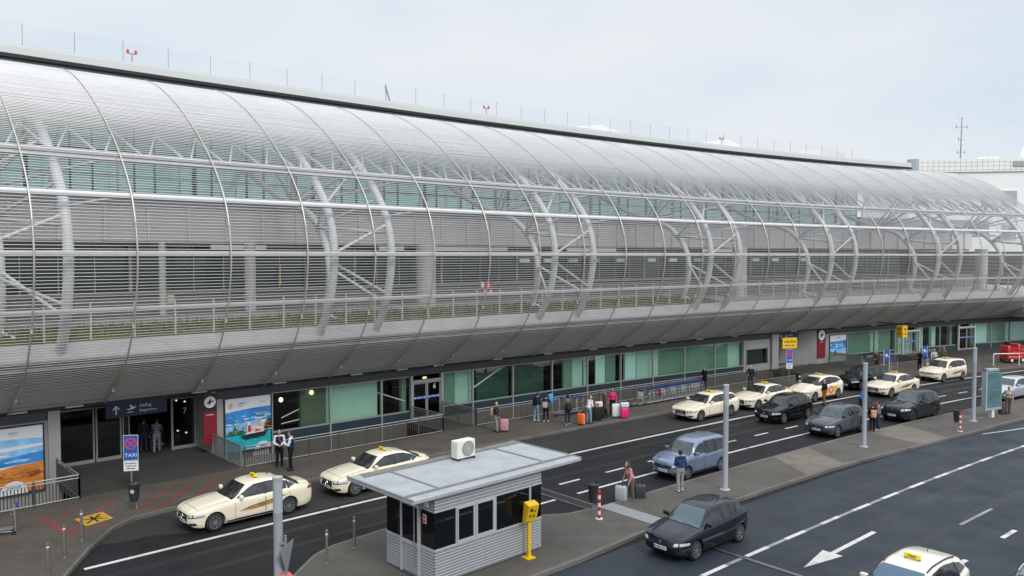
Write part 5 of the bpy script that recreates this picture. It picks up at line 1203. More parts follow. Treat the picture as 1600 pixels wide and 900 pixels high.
    if vest:
        b = MB(); c(P['pel'] + Vector((-.045, 0, .12)), P['pel'] + Vector((.045, 0, .12)), .143, .143); c(P['pel'] + Vector((0, 0, .12)), P['ch'], .143, .153); c(P['ch'] + Vector((-.07, 0, 0)), P['ch'] + Vector((.07, 0, 0)), .136, .136); c(P['ch'] + Vector((-.09, 0, .06)), P['ch'] + Vector((.09, 0, .06)), .1, .1); c(P['ch'] + Vector((-.11, 0, .12)), P['ch'] + Vector((.11, 0, .12)), .084, .084)
        m = remeshed(b, .02, 2); m.materials.append(cl(*vest)); m.name = 'waistcoat'; link('waistcoat', m, root)
    if tie:
        b = MB(); q = P['ch']; 
        for a0, a1, w in ((.17, .1, .03), (.1, -.02, .045)): b.bar(sc(q + Vector((0, .1 + (.17 - a0) * .28, a0))), sc(q + Vector((0, .1 + (.17 - a1) * .28, a1))), w * S, .03 * S)
        b.build('tie', cl('tie', (.5, .03, .06)), root)
    # shoes
    b = MB()
    for nm in 'LR': c(P['ank' + nm] + Vector((0, -.035, -.035)), P['ank' + nm] + Vector((0, .15, -.05)), .053, .043)
    m = remeshed(b, .018, 1); m.materials.append(cl(*shoes) if shoes else black_pl); m.name = 'shoes'; link('shoes', m, root)
    # hair or cap
    if not bald:
        b = MB(); hd = P['hd']
        ball(b, sc(hd + Vector((0, -.022, .045))), .088 * S, .098 * S, .098 * S); ball(b, sc(hd + Vector((0, -.04, .0))), .082 * S, .072 * S, .09 * S)
        if long_hair:
            c(hd + Vector((0, -.06, 0)), hd + Vector((0, -.1, -.27)), .085, .06); c(hd + Vector((-.06, -.02, 0)), hd + Vector((-.07, -.03, -.2)), .045, .035); c(hd + Vector((.06, -.02, 0)), hd + Vector((.07, -.03, -.2)), .045, .035)
        m = remeshed(b, .017, 2); m.materials.append(hair_m or hair_dark); m.name = 'hair'; link('hair', m, root)
    if cap:
        b = MB(); ball(b, sc(P['hd'] + Vector((0, -.01, .075))), .092 * S, .105 * S, .075 * S); caps(b, sc(P['hd'] + Vector((-.04, .1, .06))), sc(P['hd'] + Vector((.04, .1, .06))), .03 * S, .03 * S)
        m = remeshed(b, .016, 1); m.materials.append(cl(*cap)); m.name = 'cap'; link('cap', m, root)
    return root
JEANS = ('jeans', (.10, .15, .24)); LJEANS = ('light_jeans', (.22, .32, .42)); DJEANS = ('dark_jeans', (.03, .045, .09)); BLK = ('black', (.012, .012, .014)); NAVY = ('navy', (.014, .02, .045)); WHITE = ('white', (.72, .72, .74), .05); GREY = ('grey_trousers', (.3, .29, .29))
Z1 = .122
# face: degrees, 0 = looking away into the scene (+y), 90 = looking left, -90 = right, 180 = towards the viewer
person('man in dark waistcoat and white shirt facing the road, hands together, by the railing', (-10.34, 35.07), Z1, -160, 1.8, ('shirt', (.62, .68, .8), .04), BLK, arms=('front', 'front'), vest=NAVY, tie=True, step=.04)
person('man in dark waistcoat and white shirt with raised hands, turned to his colleague', (-9.68, 34.54), Z1, 95, 1.86, ('shirt', (.62, .68, .8), .04), BLK, arms=('gesture', 'front'), vest=NAVY, step=.05)
person('man in dark jacket and grey trousers wheeling a pink suitcase near door 6', (-.85, 42.17), Z1, -105, 1.72, NAVY, GREY, hair='grey', hair_m=hair_grey, arms=('down', 'handle'), bald=True, sk=skin_m, step=.1)
person('traveller in dark jacket and light jeans bending over with a black backpack', (1.38, 44.98), Z1, -40, 1.74, ('dkblue', (.02, .028, .055)), LJEANS, arms=('front', 'front'), lean=12, shoes=('shoes_w', (.5, .5, .5)))
person('person in navy jacket and black trousers with white trainers holding a blue bundle', (1.92, 44.8), Z1, -20, 1.68, ('navy2', (.02, .03, .075)), BLK, arms=('front', 'reach'), shoes=('shoes_w', (.6, .6, .6)), female=True)
person('man with dark cap, olive jacket and jeans seen from behind by the loose trolleys', (3.1, 43.94), Z1, 10, 1.76, ('olive', (.10, .095, .07)), DJEANS, arms=('down', 'down'), cap=BLK, shoes=('shoes_w', (.5, .5, .5)))
person('woman in white top and pale jeans beside the orange suitcase', (4.3, 44.28), Z1, -50, 1.68, WHITE, LJEANS, arms=('front', 'front'), female=True, hair_m=mat('hair_blond', (.4, .3, .16), .6), long_hair=False, lean=14)
person('woman in long brown coat standing among the suitcases', (5.42, 45.87), Z1, 100, 1.74, ('brown', (.12, .085, .065)), BLK, arms=('front', 'down'), coat=.34, female=True, hair_m=hair_brown)
person('woman in bright pink jacket behind the white suitcase', (5.95, 46.81), Z1, 165, 1.68, ('pink', (.62, .04, .17)), BLK, arms=('down', 'down'), female=True, long_hair=True)
person('man in dark coat standing at the far end of the trolley row', (13.47, 55.36), Z1, 120, 1.78, ('dkcoat', (.012, .012, .02)), DJEANS, arms=('front', 'front'), coat=.15)
person('bald man in dark jacket walking behind the second sedan of the far taxi rank', (16.94, 56.17), Z1, 150, 1.76, ('dkgrey', (.02, .022, .03)), DJEANS, arms=('down', 'hip'), bald=True)
person('man in black jacket and rust trousers leaning on the taxi with yellow doors', (19.94, 50.5), .002, 35, 1.76, BLK, ('rust', (.30, .075, .02)), arms=('hip', 'down'), bald=True, step=.12)
person('man in bright blue jacket behind the grey hatchback, bending forward', (21.07, 47.75), .002, -70, 1.74, ('blue', (.03, .12, .42)), DJEANS, arms=('reach', 'reach'), lean=24, hair_m=hair_brown)
person('woman in black with a peach backpack beside the grey hatchback', (19.24, 42.17), Z1, -10, 1.66, BLK, BLK, arms=('front', 'front'), female=True, hair_m=hair_brown, shoes=('shoes_r', (.35, .12, .1)))
person('person in black and white top and jeans next to the peach backpack', (19.69, 42.48), Z1, 60, 1.72, ('bw', (.18, .18, .2), .9), DJEANS, arms=('front', 'face'), female=True, shoes=('shoes_w', (.6, .6, .6)))
person('man in beige jacket pulling a dark case behind the advertising board', (29.6, 47.2), Z1, 165, 1.78, ('beige', (.45, .40, .34)), ('brown_t', (.12, .08, .06)), arms=('down', 'back'), lean=10, hair_m=hair_grey, step=.12)
person('dark haired person in brown coat beside the first blue direction sign', (29.78, 64.66), Z1, 130, 1.72, ('brown2', (.07, .045, .035)), BLK, arms=('front', 'face'), coat=.2, hair_m=hair_dark, long_hair=True)
person('person in long black coat in front of the second blue direction sign', (33.65, 65.39), Z1, 110, 1.74, BLK, BLK, arms=('front', 'down'), coat=.35, long_hair=True)
person('man in light grey sweater and jeans behind the green suitcase', (35.21, 66.14), Z1, 170, 1.76, ('ltgrey', (.42, .42, .43)), JEANS, arms=('front', 'handle'), hair_m=hair_grey)
person('man in brown jacket over a blue shirt behind the farthest taxi van', (36.85, 67.69), Z1, 150, 1.78, ('brown3', (.13, .09, .065)), DJEANS, arms=('down', 'front'), hair_m=hair_brown)
person('person in black standing among the red barrows', (44.3, 70.9), Z1 + .35, 100, 1.74, BLK, BLK, arms=('reach', 'reach'))
person('long haired woman in pink top bending over two suitcases at the island edge', (4.62, 30.55), .002, 110, 1.68, ('rose', (.5, .25, .22)), ('taupe', (.14, .11, .11)), arms=('handle', 'handle'), female=True, long_hair=True, hair_m=hair_brown, lean=14, shoes=('shoes_w', (.65, .62, .62)))
person('man in blue hoodie and grey trousers seen from behind beside the blue car', (6.71, 31.41), Z1, 15, 1.78, ('hoodie', (.022, .05, .14)), GREY, arms=('front', 'down'), hood=True, shoes=('shoes_w', (.5, .5, .5)))
person('person in grey jacket pushing a trolley into the dark entrance', (-16.93, 37.61), Z1, 20, 1.74, ('midgrey', (.16, .16, .17)), ('grey2', (.2, .2, .2)), arms=('reach', 'reach'), lean=12, step=.16)
person('person in dark purple clothes just inside the dark entrance', (-17.66, 37.86), Z1, 10, 1.72, ('plum', (.03, .025, .06)), ('plum2', (.05, .04, .08)), arms=('down', 'down'))

# ================================================================== BAGS
def backpack(label, xy, z, face, col, h=.44):
    e = empty('backpack', (xy[0], xy[1], z * .94), R(face), label, 'backpack'); e.scale = (.94,) * 3; m = cl(*col)
    b = MB(); b.rbox(-.15, .15, -.08, .08, 0, h, .05); b.build('main_pocket', m, e, smooth=60)
    b = MB(); b.rbox(-.11, .11, -.125, -.078, .04, h * .55, .02); b.build('front_pocket', m, e, smooth=60)
    for sg in (-1, 1):
        b = MB(); b.tube([(sg * .1, .07, h * .92), (sg * .13, .16, h * 1.0), (sg * .14, .32, h * .75), (sg * .14, .26, h * .3), (sg * .12, .08, .08)], .014, 5); b.build('strap', m, e)
    return e
def behind(xy, face, d): d *= .94; a = R(face); return (xy[0] + math.sin(a) * d, xy[1] - math.cos(a) * d)
backpack('tan backpack on the man with the pink suitcase', behind((-.85, 42.17), -105, .22), 1.05, -105, ('tan', (.5, .27, .17)))
backpack('black backpack on the bending traveller in light jeans', behind((1.43, 45.02), -40, .2), 1.1, -40, BLK)
backpack('dark grey backpack on the man with the cap', behind((3.1, 43.94), 10, .23), 1.05, 10, ('dg', (.03, .03, .035)))
backpack('peach backpack on the woman beside the grey hatchback', behind((19.24, 42.17), -10, .23), .98, -10, ('peach', (.58, .27, .2)))
backpack('pale pink bag on the person in the navy jacket', behind((1.92, 44.8), -20, .22), 1.0, -20, ('palepink', (.45, .36, .38)), .36)
def bundle():
    e = empty('bag', (2.2, 45.02, 1.12), .3, 'sky blue bag held up by the person in the navy jacket', 'bag'); b = MB(); b.rbox(-.13, .13, -.09, .09, 0, .55, .05); b.build('bag_body', cl('skyblue', (.08, .33, .7)), e, smooth=60)
    b = MB(); b.tube([(-.06, 0, .53), (0, 0, .66), (.06, 0, .53)], .012, 5); b.build('handle', black_pl, e)
bundle()
def suitcase(label, xy, z, rz, col, w=.45, d=.27, h=.66, handle=.35, trim=None, soft=False):
    e = empty('suitcase', (xy[0], xy[1], z), R(rz), label, 'suitcase', None); e.scale = (.93,) * 3; m = mat('case_' + str(col), col, .35 if not soft else .8, 0, .5)
    b = MB(); b.rbox(-w / 2, w / 2, -d / 2, d / 2, .06, .06 + h, .05)
    if not soft:
        for k in range(5): x = -w / 2 + .08 + k * (w - .16) / 4; b.rbox(x - .012, x + .012, -d / 2 - .008, d / 2 + .008, .12, h, .004)
    b.build('shell', m, e, smooth=50)
    b = MB(); b.rbox(-w / 2 - .004, w / 2 + .004, -.012, .012, .055, .064 + h, .005); b.build('seam', trim or black_pl, e)
    for x in (-1, 1):
        for y in (-1, 1): b = MB(); b.lathe([(.03, -.012), (.03, .012)], 10, M=Matrix.Translation((x * (w / 2 - .07), y * (d / 2 - .05), .03)) @ Matrix.Rotation(R(90), 4, 'Y')); b.build('wheel', black_pl, e)
    b = MB()
    if handle: b.tube([(-.1, -d / 2 + .04, h + .05), (-.1, -d / 2 + .04, h + handle), (.1, -d / 2 + .04, h + handle), (.1, -d / 2 + .04, h + .05)], .011, 5)
    b.tube([(-.08, .03, h + .05), (-.06, .03, h + .09), (.06, .03, h + .09), (.08, .03, h + .05)], .012, 5); b.build('handle', dark_metal, e)
    return e
suitcase('pale pink suitcase wheeled by the man with the tan backpack', (-.40, 42.25), Z1, -15, (.6, .3, .36), h=.68)
suitcase('orange suitcase with white side, frontmost of the group', (3.85, 43.94), Z1, -40, (.85, .17, .03), h=.62, trim=white_pl)
suitcase('dark red suitcase between the orange one and the woman in white', (4.12, 44.62), Z1, -30, (.2, .02, .05), h=.6)
suitcase('large black suitcase beside the woman in white', (4.85, 45.1), Z1, 10, (.008, .008, .009), w=.55, h=.78, soft=True)
suitcase('black holdall case leaning by the brown coat', (5.12, 45.75), Z1, 30, (.012, .011, .012), w=.6, h=.6, handle=0, soft=True)
suitcase('large white suitcase next to the bright pink one', (6.05, 46.05), Z1, 5, (.75, .75, .76), w=.52, d=.32, h=.8)
suitcase('bright pink suitcase at the right of the luggage group', (6.5, 45.75), Z1, 10, (.8, .03, .2), h=.62, handle=0)
suitcase('lime green suitcase in front of the man in grey', (35.08, 65.39), Z1, 20, (.2, .62, .03), h=.7)
suitcase('silver suitcase left of the bending woman on the road', (4.22, 30.4), .002, -30, (.42, .46, .5), w=.48, h=.64)
suitcase('dark grey suitcase right of the bending woman on the road', (4.98, 30.62), .002, -10, (.05, .055, .065), w=.46, h=.62)
suitcase('dark brown suitcase pulled by the man in beige', (29.15, 47.0), Z1, 20, (.06, .05, .045), w=.5, h=.62, soft=True)
e = empty('bag', (6.52, 45.78, .765), .2, 'white carrier bag lying on the bright pink suitcase', 'bag'); b = MB(); b.rbox(-.24, .24, -.12, .12, 0, .28, .05); b.build('bag_body', cl('bagw', (.6, .68, .7)), e, smooth=60); b = MB(); b.tube([(-.1, 0, .27), (-.05, 0, .36), (.05, 0, .36), (.1, 0, .27)], .01, 5); b.build('handle', black_pl, e)
e = empty('bag', (4.95, 45.12, .91), .4, 'white and red shopping bag on top of the large black suitcase', 'bag'); b = MB(); b.rbox(-.22, .22, -.1, .1, 0, .3, .04); b.build('bag_body', cl('bagw2', (.66, .66, .66)), e, smooth=60); b = MB(); b.rbox(-.2, -.05, -.104, .104, .05, .24, .01); b.build('label', red_pl, e)

# ================================================================== LUGGAGE TROLLEYS
tr_blue = mat('trolley_blue', (.02, .06, .36), .45); tr_steel = mat('trolley_steel', (.42, .43, .45), .35, .7)
def trolley(label, board=None, group='luggage trolleys nested in a row'):
    e = empty('luggage_trolley', (0, 0, 0), 0, label, 'luggage trolley', group); e.scale = (.94,) * 3
    b = MB()
    for y in (-.24, .24): b.tube([(.05, y * .55, .14), (-.35, y, .13), (-.42, y, .2), (-.40, y, .95), (-.46, y, 1.02)], .016, 6)
    b.tube([(.55, 0, .16), (.05, -.13, .14)], .018, 6); b.tube([(.55, 0, .16), (.05, .13, .14)], .018, 6); b.tube([(-.41, -.24, .55), (-.41, .24, .55)], .012, 6); b.tube([(-.41, -.24, .78), (-.28, -.2, .72), (-.28, .2, .72), (-.41, .24, .78)], .01, 5)
    b.build('frame', tr_steel, e, smooth=50)
    b = MB()
    for y in (-.16, -.05, .06, .17): b.box(-.35, .5, y - .03, y + .03, .2, .215)
    b.box(.46, .52, -.18, .18, .19, .26); b.build('load_platform', tr_steel, e)
    b = MB(); b.tube([(-.46, -.27, 1.02), (-.46, .27, 1.02)], .03, 8); b.box(-.49, -.43, -.2, .2, .97, 1.0); b.build('push_handle', tr_blue, e, smooth=50)
    for x, y in ((-.35, -.24), (-.35, .24), (.5, 0)):
        b = MB(); b.lathe([(.075, -.018), (.075, .018)], 12, M=Matrix.Translation((x, y, .075)) @ Matrix.Rotation(R(90), 4, 'X')); b.build('wheel', black_pl, e)
    if board: b = MB(); b.box(-.425, -.41, -.23, .23, .42, .9); b.build('advert_board', board, e)
    return e
bw = white_pl; cb_ = mat('board_cream', (.66, .6, .45), .5)
TL = trolley('plain steel luggage trolley nested in the long row'); TW = trolley('luggage trolley with white advert board', bw); TR_ = trolley('luggage trolley with red advert board', red_pl); TC = trolley('luggage trolley with cream advert board', cb_)
SEQ = [(TW, 'luggage trolley with white board at the near end of the long row'), (TL, None), (TL, None), (TL, None), (TR_, 'luggage trolley with red board in the long row'), (TW, 'luggage trolley with white board just behind the red board'), (TL, None), (TL, None), (TW, 'luggage trolley with white board in the middle of the long row'), (TL, None), (TL, None), (TW, 'luggage trolley with white board before the cream boards'), (TL, None), (TL, None), (TC, 'first luggage trolley with cream board towards the far end of the row'), (TC, 'last luggage trolley with cream board at the far end of the row'), (TL, None)]
used = set()
for i, (src, lab) in enumerate(SEQ):
    t = 12.7 + i * .36 if i else 12.35; o = F(t, 5.15 - .012 * i, .122); rz = head(t) + math.pi
    if id(src) in used: o_ = copy_tree(src, o, rz, lab or src['label'])
    else:
        src.location = o; src.rotation_euler[2] = rz; used.add(id(src))
        if lab: src['label'] = lab
for i, (t, s, a, lab) in enumerate(((6.5, 4.35, .3, 'loose luggage trolley left of the group behind the man with the cap'), (7.3, 4.45, .2, 'second loose luggage trolley behind the man with the cap'), (7.75, 4.5, .25, 'third loose luggage trolley, nearest the luggage group'), (8.9, 5.35, .15, 'blue handled trolley loaded behind the woman in white'), (-22.15, 6.2, -.2, 'lone luggage trolley cut off at the left edge by the railing'), (39.5, 7.0, .4, 'luggage trolley beside the first blue direction sign'), (44.0, 6.9, .3, 'luggage trolley by the second blue direction sign'))):
    copy_tree(TL, F(t, s, .122), head(t) + math.pi + a, lab, 'loose luggage trolleys on the pavement')
copy_tree(TL, F(-14.1, -2.4, .122), head(-14) + R(60), 'luggage trolley pushed into the dark entrance', 'loose luggage trolleys on the pavement')
# ================================================================== KIOSK
ka = R(43.5); KB = empty('kiosk', (-2.2, 22.25, .122), ka, 'grey ribbed metal kiosk with black windows and broad flat overhanging roof', 'kiosk')
corr = mat('corrugated_metal', (.36, .375, .39), .42, .35, var=.04, vscale=2); kroof = mat('kiosk_roof', (.40, .42, .44), .55, .15, var=.13, vscale=1.6); ktrim = mat('kiosk_trim', (.5, .515, .53), .45, .2)
LX, WY = 4.31, 2.34     # x along the long front, y into the kiosk (front face at y=0, towards the road -y)
def ribs(mb, x0, x1, z0, z1, face):     # horizontal corrugation as real ribs
    n = int(round((z1 - z0) / .085)); prof = []
    for i in range(n):
        a = z0 + (z1 - z0) * i / n; h = (z1 - z0) / n; prof += [(0, a), (.015, a + h * .25), (.015, a + h * .7), (0, a + h * .95)]
    prof.append((0, z1))
    vs = []
    for x in (x0, x1): vs += [face(x, d, z) for d, z in prof]
    m = len(prof); mb.add(vs, [(k, k + 1, m + k + 1, m + k) for k in range(m - 1)])
fr = lambda x, d, z: (x, -d, z); lf = lambda x, d, z: (-d, x, z); bk = lambda x, d, z: (x, WY + d, z); rt = lambda x, d, z: (LX + d, x, z)
mb = MB()
for f, n in ((fr, LX), (lf, WY), (bk, LX), (rt, WY)): ribs(mb, 0, n, .06, 1.0, f); ribs(mb, 0, n, 2.16, 2.54, f)
mb.box(.01, LX - .01, .01, WY - .01, .03, 1.0); mb.box(.01, LX - .01, .01, WY - .01, 2.16, 2.54)
mb.build('wall', corr, KB)
mb = MB(); mb.box(.06, LX - .06, .06, WY - .06, -.01, .06); mb.build('plinth', dark_metal, KB)
mb = MB(); mb.box(-.01, LX + .01, -.03, WY + .03, 1.0, 1.05); mb.box(-.01, LX + .01, -.03, WY + .03, 2.11, 2.16)
for x in (.74, 1.7, 2.66): pass
mb.build('trim', ktrim, KB)
def kpane(x0, x1, f, name='window', z0=1.05, z1=2.11, fw=0):
    mb = MB(); mb.quad(f(x0, .0, z0), f(x1, .0, z0), f(x1, .0, z1), f(x0, .0, z1)); w = mb.build(name, booth_glass, KB)
    if fw:
        q = MB()
        for a, b, c, d in ((x0, x0 + fw, z0, z1), (x1 - fw, x1, z0, z1), (x0 + fw, x1 - fw, z0, z0 + fw), (x0 + fw, x1 - fw, z1 - fw, z1)):
            P = [f(a, .035, c), f(b, .035, c), f(b, .035, d), f(a, .035, d)]; Q = [f(a, -.02, c), f(b, -.02, c), f(b, -.02, d), f(a, -.02, d)]; q.hexa(Q + P)
        q.build('frame', ktrim, w)
    return w
kpane(0, .78, fr); kpane(.80, 1.52, fr, fw=.07); kpane(1.54, 2.3, fr, fw=.07); kpane(2.34, 3.78, fr); kpane(3.82, LX, fr)
kpane(0, .62, lf); kpane(1.6, WY, lf); kpane(0, LX, bk); kpane(0, WY, rt)
for x in (.77, 1.5, 2.29, 3.77): mb = MB(); mb.box(x, x + .06, -.035, .02, 1.05, 2.11); mb.build('mullion', ktrim, KB)
mb = MB(); mb.box(.05, LX - .05, .05, WY - .05, 1.0, 2.16); mb.build('dark_interior', booth_glass, KB)
mb = MB()      # door on the short side
for a, b, c, d in ((.66, .74, .06, 2.2), (1.5, 1.58, .06, 2.2), (.74, 1.5, 2.1, 2.2), (.74, 1.5, .95, 1.05)): mb.box(-.055, .03, a, b, c, d)
d_ = mb.build('door', ktrim, KB); mb = MB(); ribs(mb, .74, 1.5, .1, .95, lambda x, d, z: (-.02 - d, x, z)); mb.build('door_panel', corr, d_); mb = MB(); mb.quad((-.03, .74, 1.05), (-.03, 1.5, 1.05), (-.03, 1.5, 2.1), (-.03, .74, 2.1)); mb.build('pane', booth_glass, d_)
mb = MB(); mb.tube([(-.09, .84, .3), (-.09, .84, 2.1)], .018, 6); mb.build('handle', tr_steel, d_)
mb = MB(); mb.box(-.02, -.012, .36, .5, 1.72, 1.98); 
mb2 = MB(); mb2.box(-.024, -.0205, .38, .48, 1.86, 1.96); mb2.box(-.024, -.0205, .38, .48, 1.74, 1.84)
st = mb.build('sticker', white_pl, KB); mb2.build('sticker_symbol', red_pl, st)
mb = MB(); mb.rbox(-.85, 6.1, -.14, 3.22, 2.545, 2.66, .02); RFk = mb.build('roof', kroof, KB)
mb = MB(); mb.box(-.8, 6.05, .22, .3, 2.66, 2.71); mb.box(-.5, 6.0, 2.75, 2.83, 2.66, 2.73)
for x in (.4, 4.75): mb.box(x, x + .05, .3, 2.75, 2.66, 2.69)
mb.box(-.86, -.8, -.15, 3.23, 2.655, 2.68); mb.box(6.05, 6.11, -.15, 3.23, 2.655, 2.68); mb.build('roof_flashing', mat('roof_flashing', (.25, .26, .27), .5, .3, var=.15), RFk)
mb = MB(); mb.box(-.45, 6.0, 2.84, 3.2, 2.661, 2.668); mb.build('gutter_bed', mat('gutter_rust', (.2, .17, .13), .8, var=.35, vscale=3), RFk)
mb = MB(); mb.tube([(4.36, 2.2, 2.5), (4.36, 2.2, .1)], .04, 8); mb.build('downpipe', ktrim, KB)
mb = MB(); mb.rbox(-.1, -.02, .2, .34, 2.25, 2.4, .01); mb.build('wall_lamp', white_pl, KB)
# air conditioner on the roof
AC = empty('air_conditioner', (-1.62, 26.2, 2.785), ka, 'white air conditioning unit standing on the kiosk roof', 'air conditioner')
mb = MB(); mb.rbox(-.38, .38, -.17, .17, .06, .64, .02)
for k in range(9): mb.box(-.395, -.378, -.13, .13, .12 + .055 * k, .14 + .055 * k)
mb.build('housing', mat('ac_white', (.72, .71, .66), .5), AC); mb = MB(); mb.lathe([(.001, 0), (.25, 0), (.25, .012)], 24, M=Matrix.Translation((.06, -.172, .36)) @ Matrix.Rotation(R(90), 4, 'X'))
f_ = mb.build('fan_grille', mat('ac_grille', (.42, .42, .41), .6), AC); mb = MB()
for r in (.08, .14, .2, .24): mb.tube([Vector((.06 + r * math.cos(a), -.19, .36 + r * math.sin(a))) for a in np.linspace(0, 2 * math.pi, 25)[:-1]], .005, 4, closed=True)
mb.build('grille_ring', dark_metal, f_); mb = MB(); mb.box(-.36, -.3, -.2, .2, -.005, .06); mb.box(.3, .36, -.2, .2, -.005, .06); mb.build('foot', dark_metal, AC)
# yellow call post beside the kiosk
YP = empty('call_post', (.52, 24.42, .122), R(36), 'yellow call post with slanted hooded box beside the kiosk front', 'call post')
mb = MB(); mb.box(-.16, .16, -.16, .16, 0, .03); mb.box(-.05, .05, -.05, .05, .03, 1.25); mb.build('post', yellow_pl, YP)
mb = MB(); M = Matrix.Rotation(R(90), 4, 'Y') ; mb.prism([(-.06, 1.17), (.12, 1.2), (.28, 1.72), (.02, 1.8)], -.2, .2, M=Matrix(((0, 0, 1, 0), (-1, 0, 0, 0), (0, 1, 0, 0), (0, 0, 0, 1)))); mb.build('hood', yellow_pl, YP)
for x, z, w, h in ((-.06, 1.58, .1, .1), (.08, 1.52, .05, .05), (-.08, 1.38, .06, .06), (.06, 1.36, .06, .06)):
    y = -(.12 + (z - 1.2) * .308) - .006; mb = MB(); mb.box(x - w / 2, x + w / 2, y - .004, y + .01, z - h / 2, z + h / 2); mb.build('button', black_pl, YP)

# ================================================================== POSTS, SIGNS, BINS
def column(xy, h, label, band=True, z=.122):
    e = empty('light_column', (xy[0], xy[1], z), 0, label, 'light column', 'grey light columns on the traffic island')
    b = MB(); b.lathe([(.2, 0), (.2, .02), (.107, .025), (.107, h - .85), (.112, h - .84), (.112, h - .82)], 18); b.build('pole', mat('column_grey', (.46, .50, .54), .45, .15, var=.05, vscale=1), e, smooth=40)
    b = MB(); b.lathe([(.11, h - .82), (.11, h - .08)], 18); b.build('lamp_cover', mat('lamp_cover', (.42, .46, .50), .15, .1), e, smooth=40)
    b = MB(); b.lathe([(.12, h - .08), (.12, h - .01), (.09, h)], 18); b.build('cap', mat('column_cap', (.45, .47, .49), .4, .3), e, smooth=40); return e
P0 = column((-5.47, 18.38), 4.25, 'light column at the bottom left in front of the first taxi, carrying road signs')
column((8.57, 31.67), 4.25, 'light column on the island beside the light blue car'); column((17.34, 38.88), 4.15, 'light column on the island beyond the grey hatchback'); column((26.26, 44.98), 4.2, 'farthest light column on the island, left of the advertising board')
e = empty('road_sign', (-5.28, 18.30, 1.6), R(20), 'road signs clamped to the nearest light column, seen edge on', 'sign')
b = MB(); b.tube([(0, 0, -1.45), (0, 0, 1.4)], .035, 8); b.box(-.12, 0, -.02, .02, 1.2, 1.24); b.box(-.12, 0, -.02, .02, .5, .54); b.build('post', galv, e, smooth=50)
b = MB(); M = Matrix.Translation((.02, 0, .95)) @ Matrix.Rotation(R(62), 4, 'Z') @ Matrix.Rotation(R(90), 4, 'X'); b.prism([(-.4, -.23), (.4, -.23), (0, .46)], 0, .012, 0, M=M @ Matrix.Rotation(R(180), 4, 'Z')); b.build('triangle_plate', mat('sign_back', (.3, .32, .33), .5, .4), e)
b = MB(); b.lathe([(.001, 0), (.21, 0), (.21, .012)], 24, M=Matrix.Translation((-.03, -.07, .36)) @ Matrix.Rotation(R(62), 4, 'X')); b.build('round_plate', red_pl, e)
b = MB(); b.lathe([(.001, 0), (.3, 0), (.3, .012)], 24, M=Matrix.Translation((.05, .0, .12)) @ Matrix.Rotation(R(62), 4, 'Z') @ Matrix.Rotation(R(90), 4, 'X')); b.build('round_plate_back', mat('sign_back', (.3, .32, .33)), e)
def steel_bollard(xy, label, z=.122):
    e = empty('bollard', (xy[0], xy[1], z), 0, label, 'bollard', 'slim steel bollards'); b = MB(); b.lathe([(.1, 0), (.1, .02), (.045, .022), (.045, 1.0), (.04, 1.04), (.001, 1.05)], 14); b.build('post', mat('stainless', (.35, .34, .31), .35, .8, var=.1), e, smooth=40); b = MB(); b.lathe([(.047, .88), (.047, .93)], 14, caps=False); b.build('band', white_pl, e); return e
for xy, lab in (((-14.19, 25.91), 'slim steel bollard just below the yellow floor field'), ((-13.94, 24.45), 'slim steel bollard second from the yellow floor field'), ((-13.54, 22.9), 'slim steel bollard nearest the bottom left corner'), ((-5.66, 23.99), 'slim steel bollard nearer the bottom on the island kerb'), ((-5.06, 25.22), 'slim steel bollard on the island kerb close to the kiosk door')): steel_bollard(xy, lab)
def rw_bollard(xy, label):
    e = empty('bollard', (xy[0], xy[1], .122), 0, label, 'bollard', 'red and white striped bollards'); b = MB(); b.lathe([(.13, 0), (.13, .03)], 14, 1)
    for k in range(7): b.lathe([(.055, .03 + .14 * k), (.055, .17 + .14 * k)], 14, k % 2)
    b.lathe([(.055, 1.01), (.03, 1.04)], 14, 0); b.build('post', [red_pl, white_pl], e, smooth=40)
rw_bollard((3.11, 28.08), 'red and white striped bollard by the joint plate'); rw_bollard((24.01, 42.32), 'red and white striped bollard far out on the island')
def bin_(xy, label, rz=0., z=.122, emblem=True):
    e = empty('litter_bin', (xy[0], xy[1], z), rz, label, 'litter bin', 'dark litter bins'); b = MB(); b.tube([(0, .18, 0), (0, .18, 1.0)], .03, 8); b.build('post', galv, e)
    b = MB(); b.lathe([(.13, .35), (.17, .45), (.2, .95), (.215, .97), (.215, 1.0), (.17, 1.04), (.16, .98)], 20); b.build('bin_body', mat('bin_grey', (.035, .038, .045), .5), e, smooth=40)
    if emblem: b = MB(); b.lathe([(.001, 0), (.08, 0), (.08, .006)], 16, M=Matrix.Translation((.02, -.196, .74)) @ Matrix.Rotation(R(95), 4, 'X')); b.build('emblem', mat('emblem_pale', (.5, .52, .54), .5), e)
bin_((-13.96, 29.09), 'dark litter bin with round emblem under the taxi sign'); bin_((3.0, 29.0), 'dark litter bin behind the nearer striped bollard', emblem=False); bin_((20.65, 57.1), 'dark litter bin below the far yellow notice', 0); bin_((24.25, 43.05), 'dark litter bin behind the far striped bollard', emblem=False)
def nostop(M, mb, r):      # no stopping disc: blue field, red ring and cross; materials 0 blue 1 red
    mb.lathe([(.001, 0), (r, 0), (r, .004)], 28, 1, M=M); mb.lathe([(.001, .005), (r * .8, .005), (r * .8, .007)], 28, 0, M=M)
    for a in (45, 135):
        Q = M @ Matrix.Rotation(R(a), 4, 'Z'); mb.box(-r * .85, r * .85, -r * .09, r * .09, .0075, .010 + .001 * (a > 90), 1, M=Q)
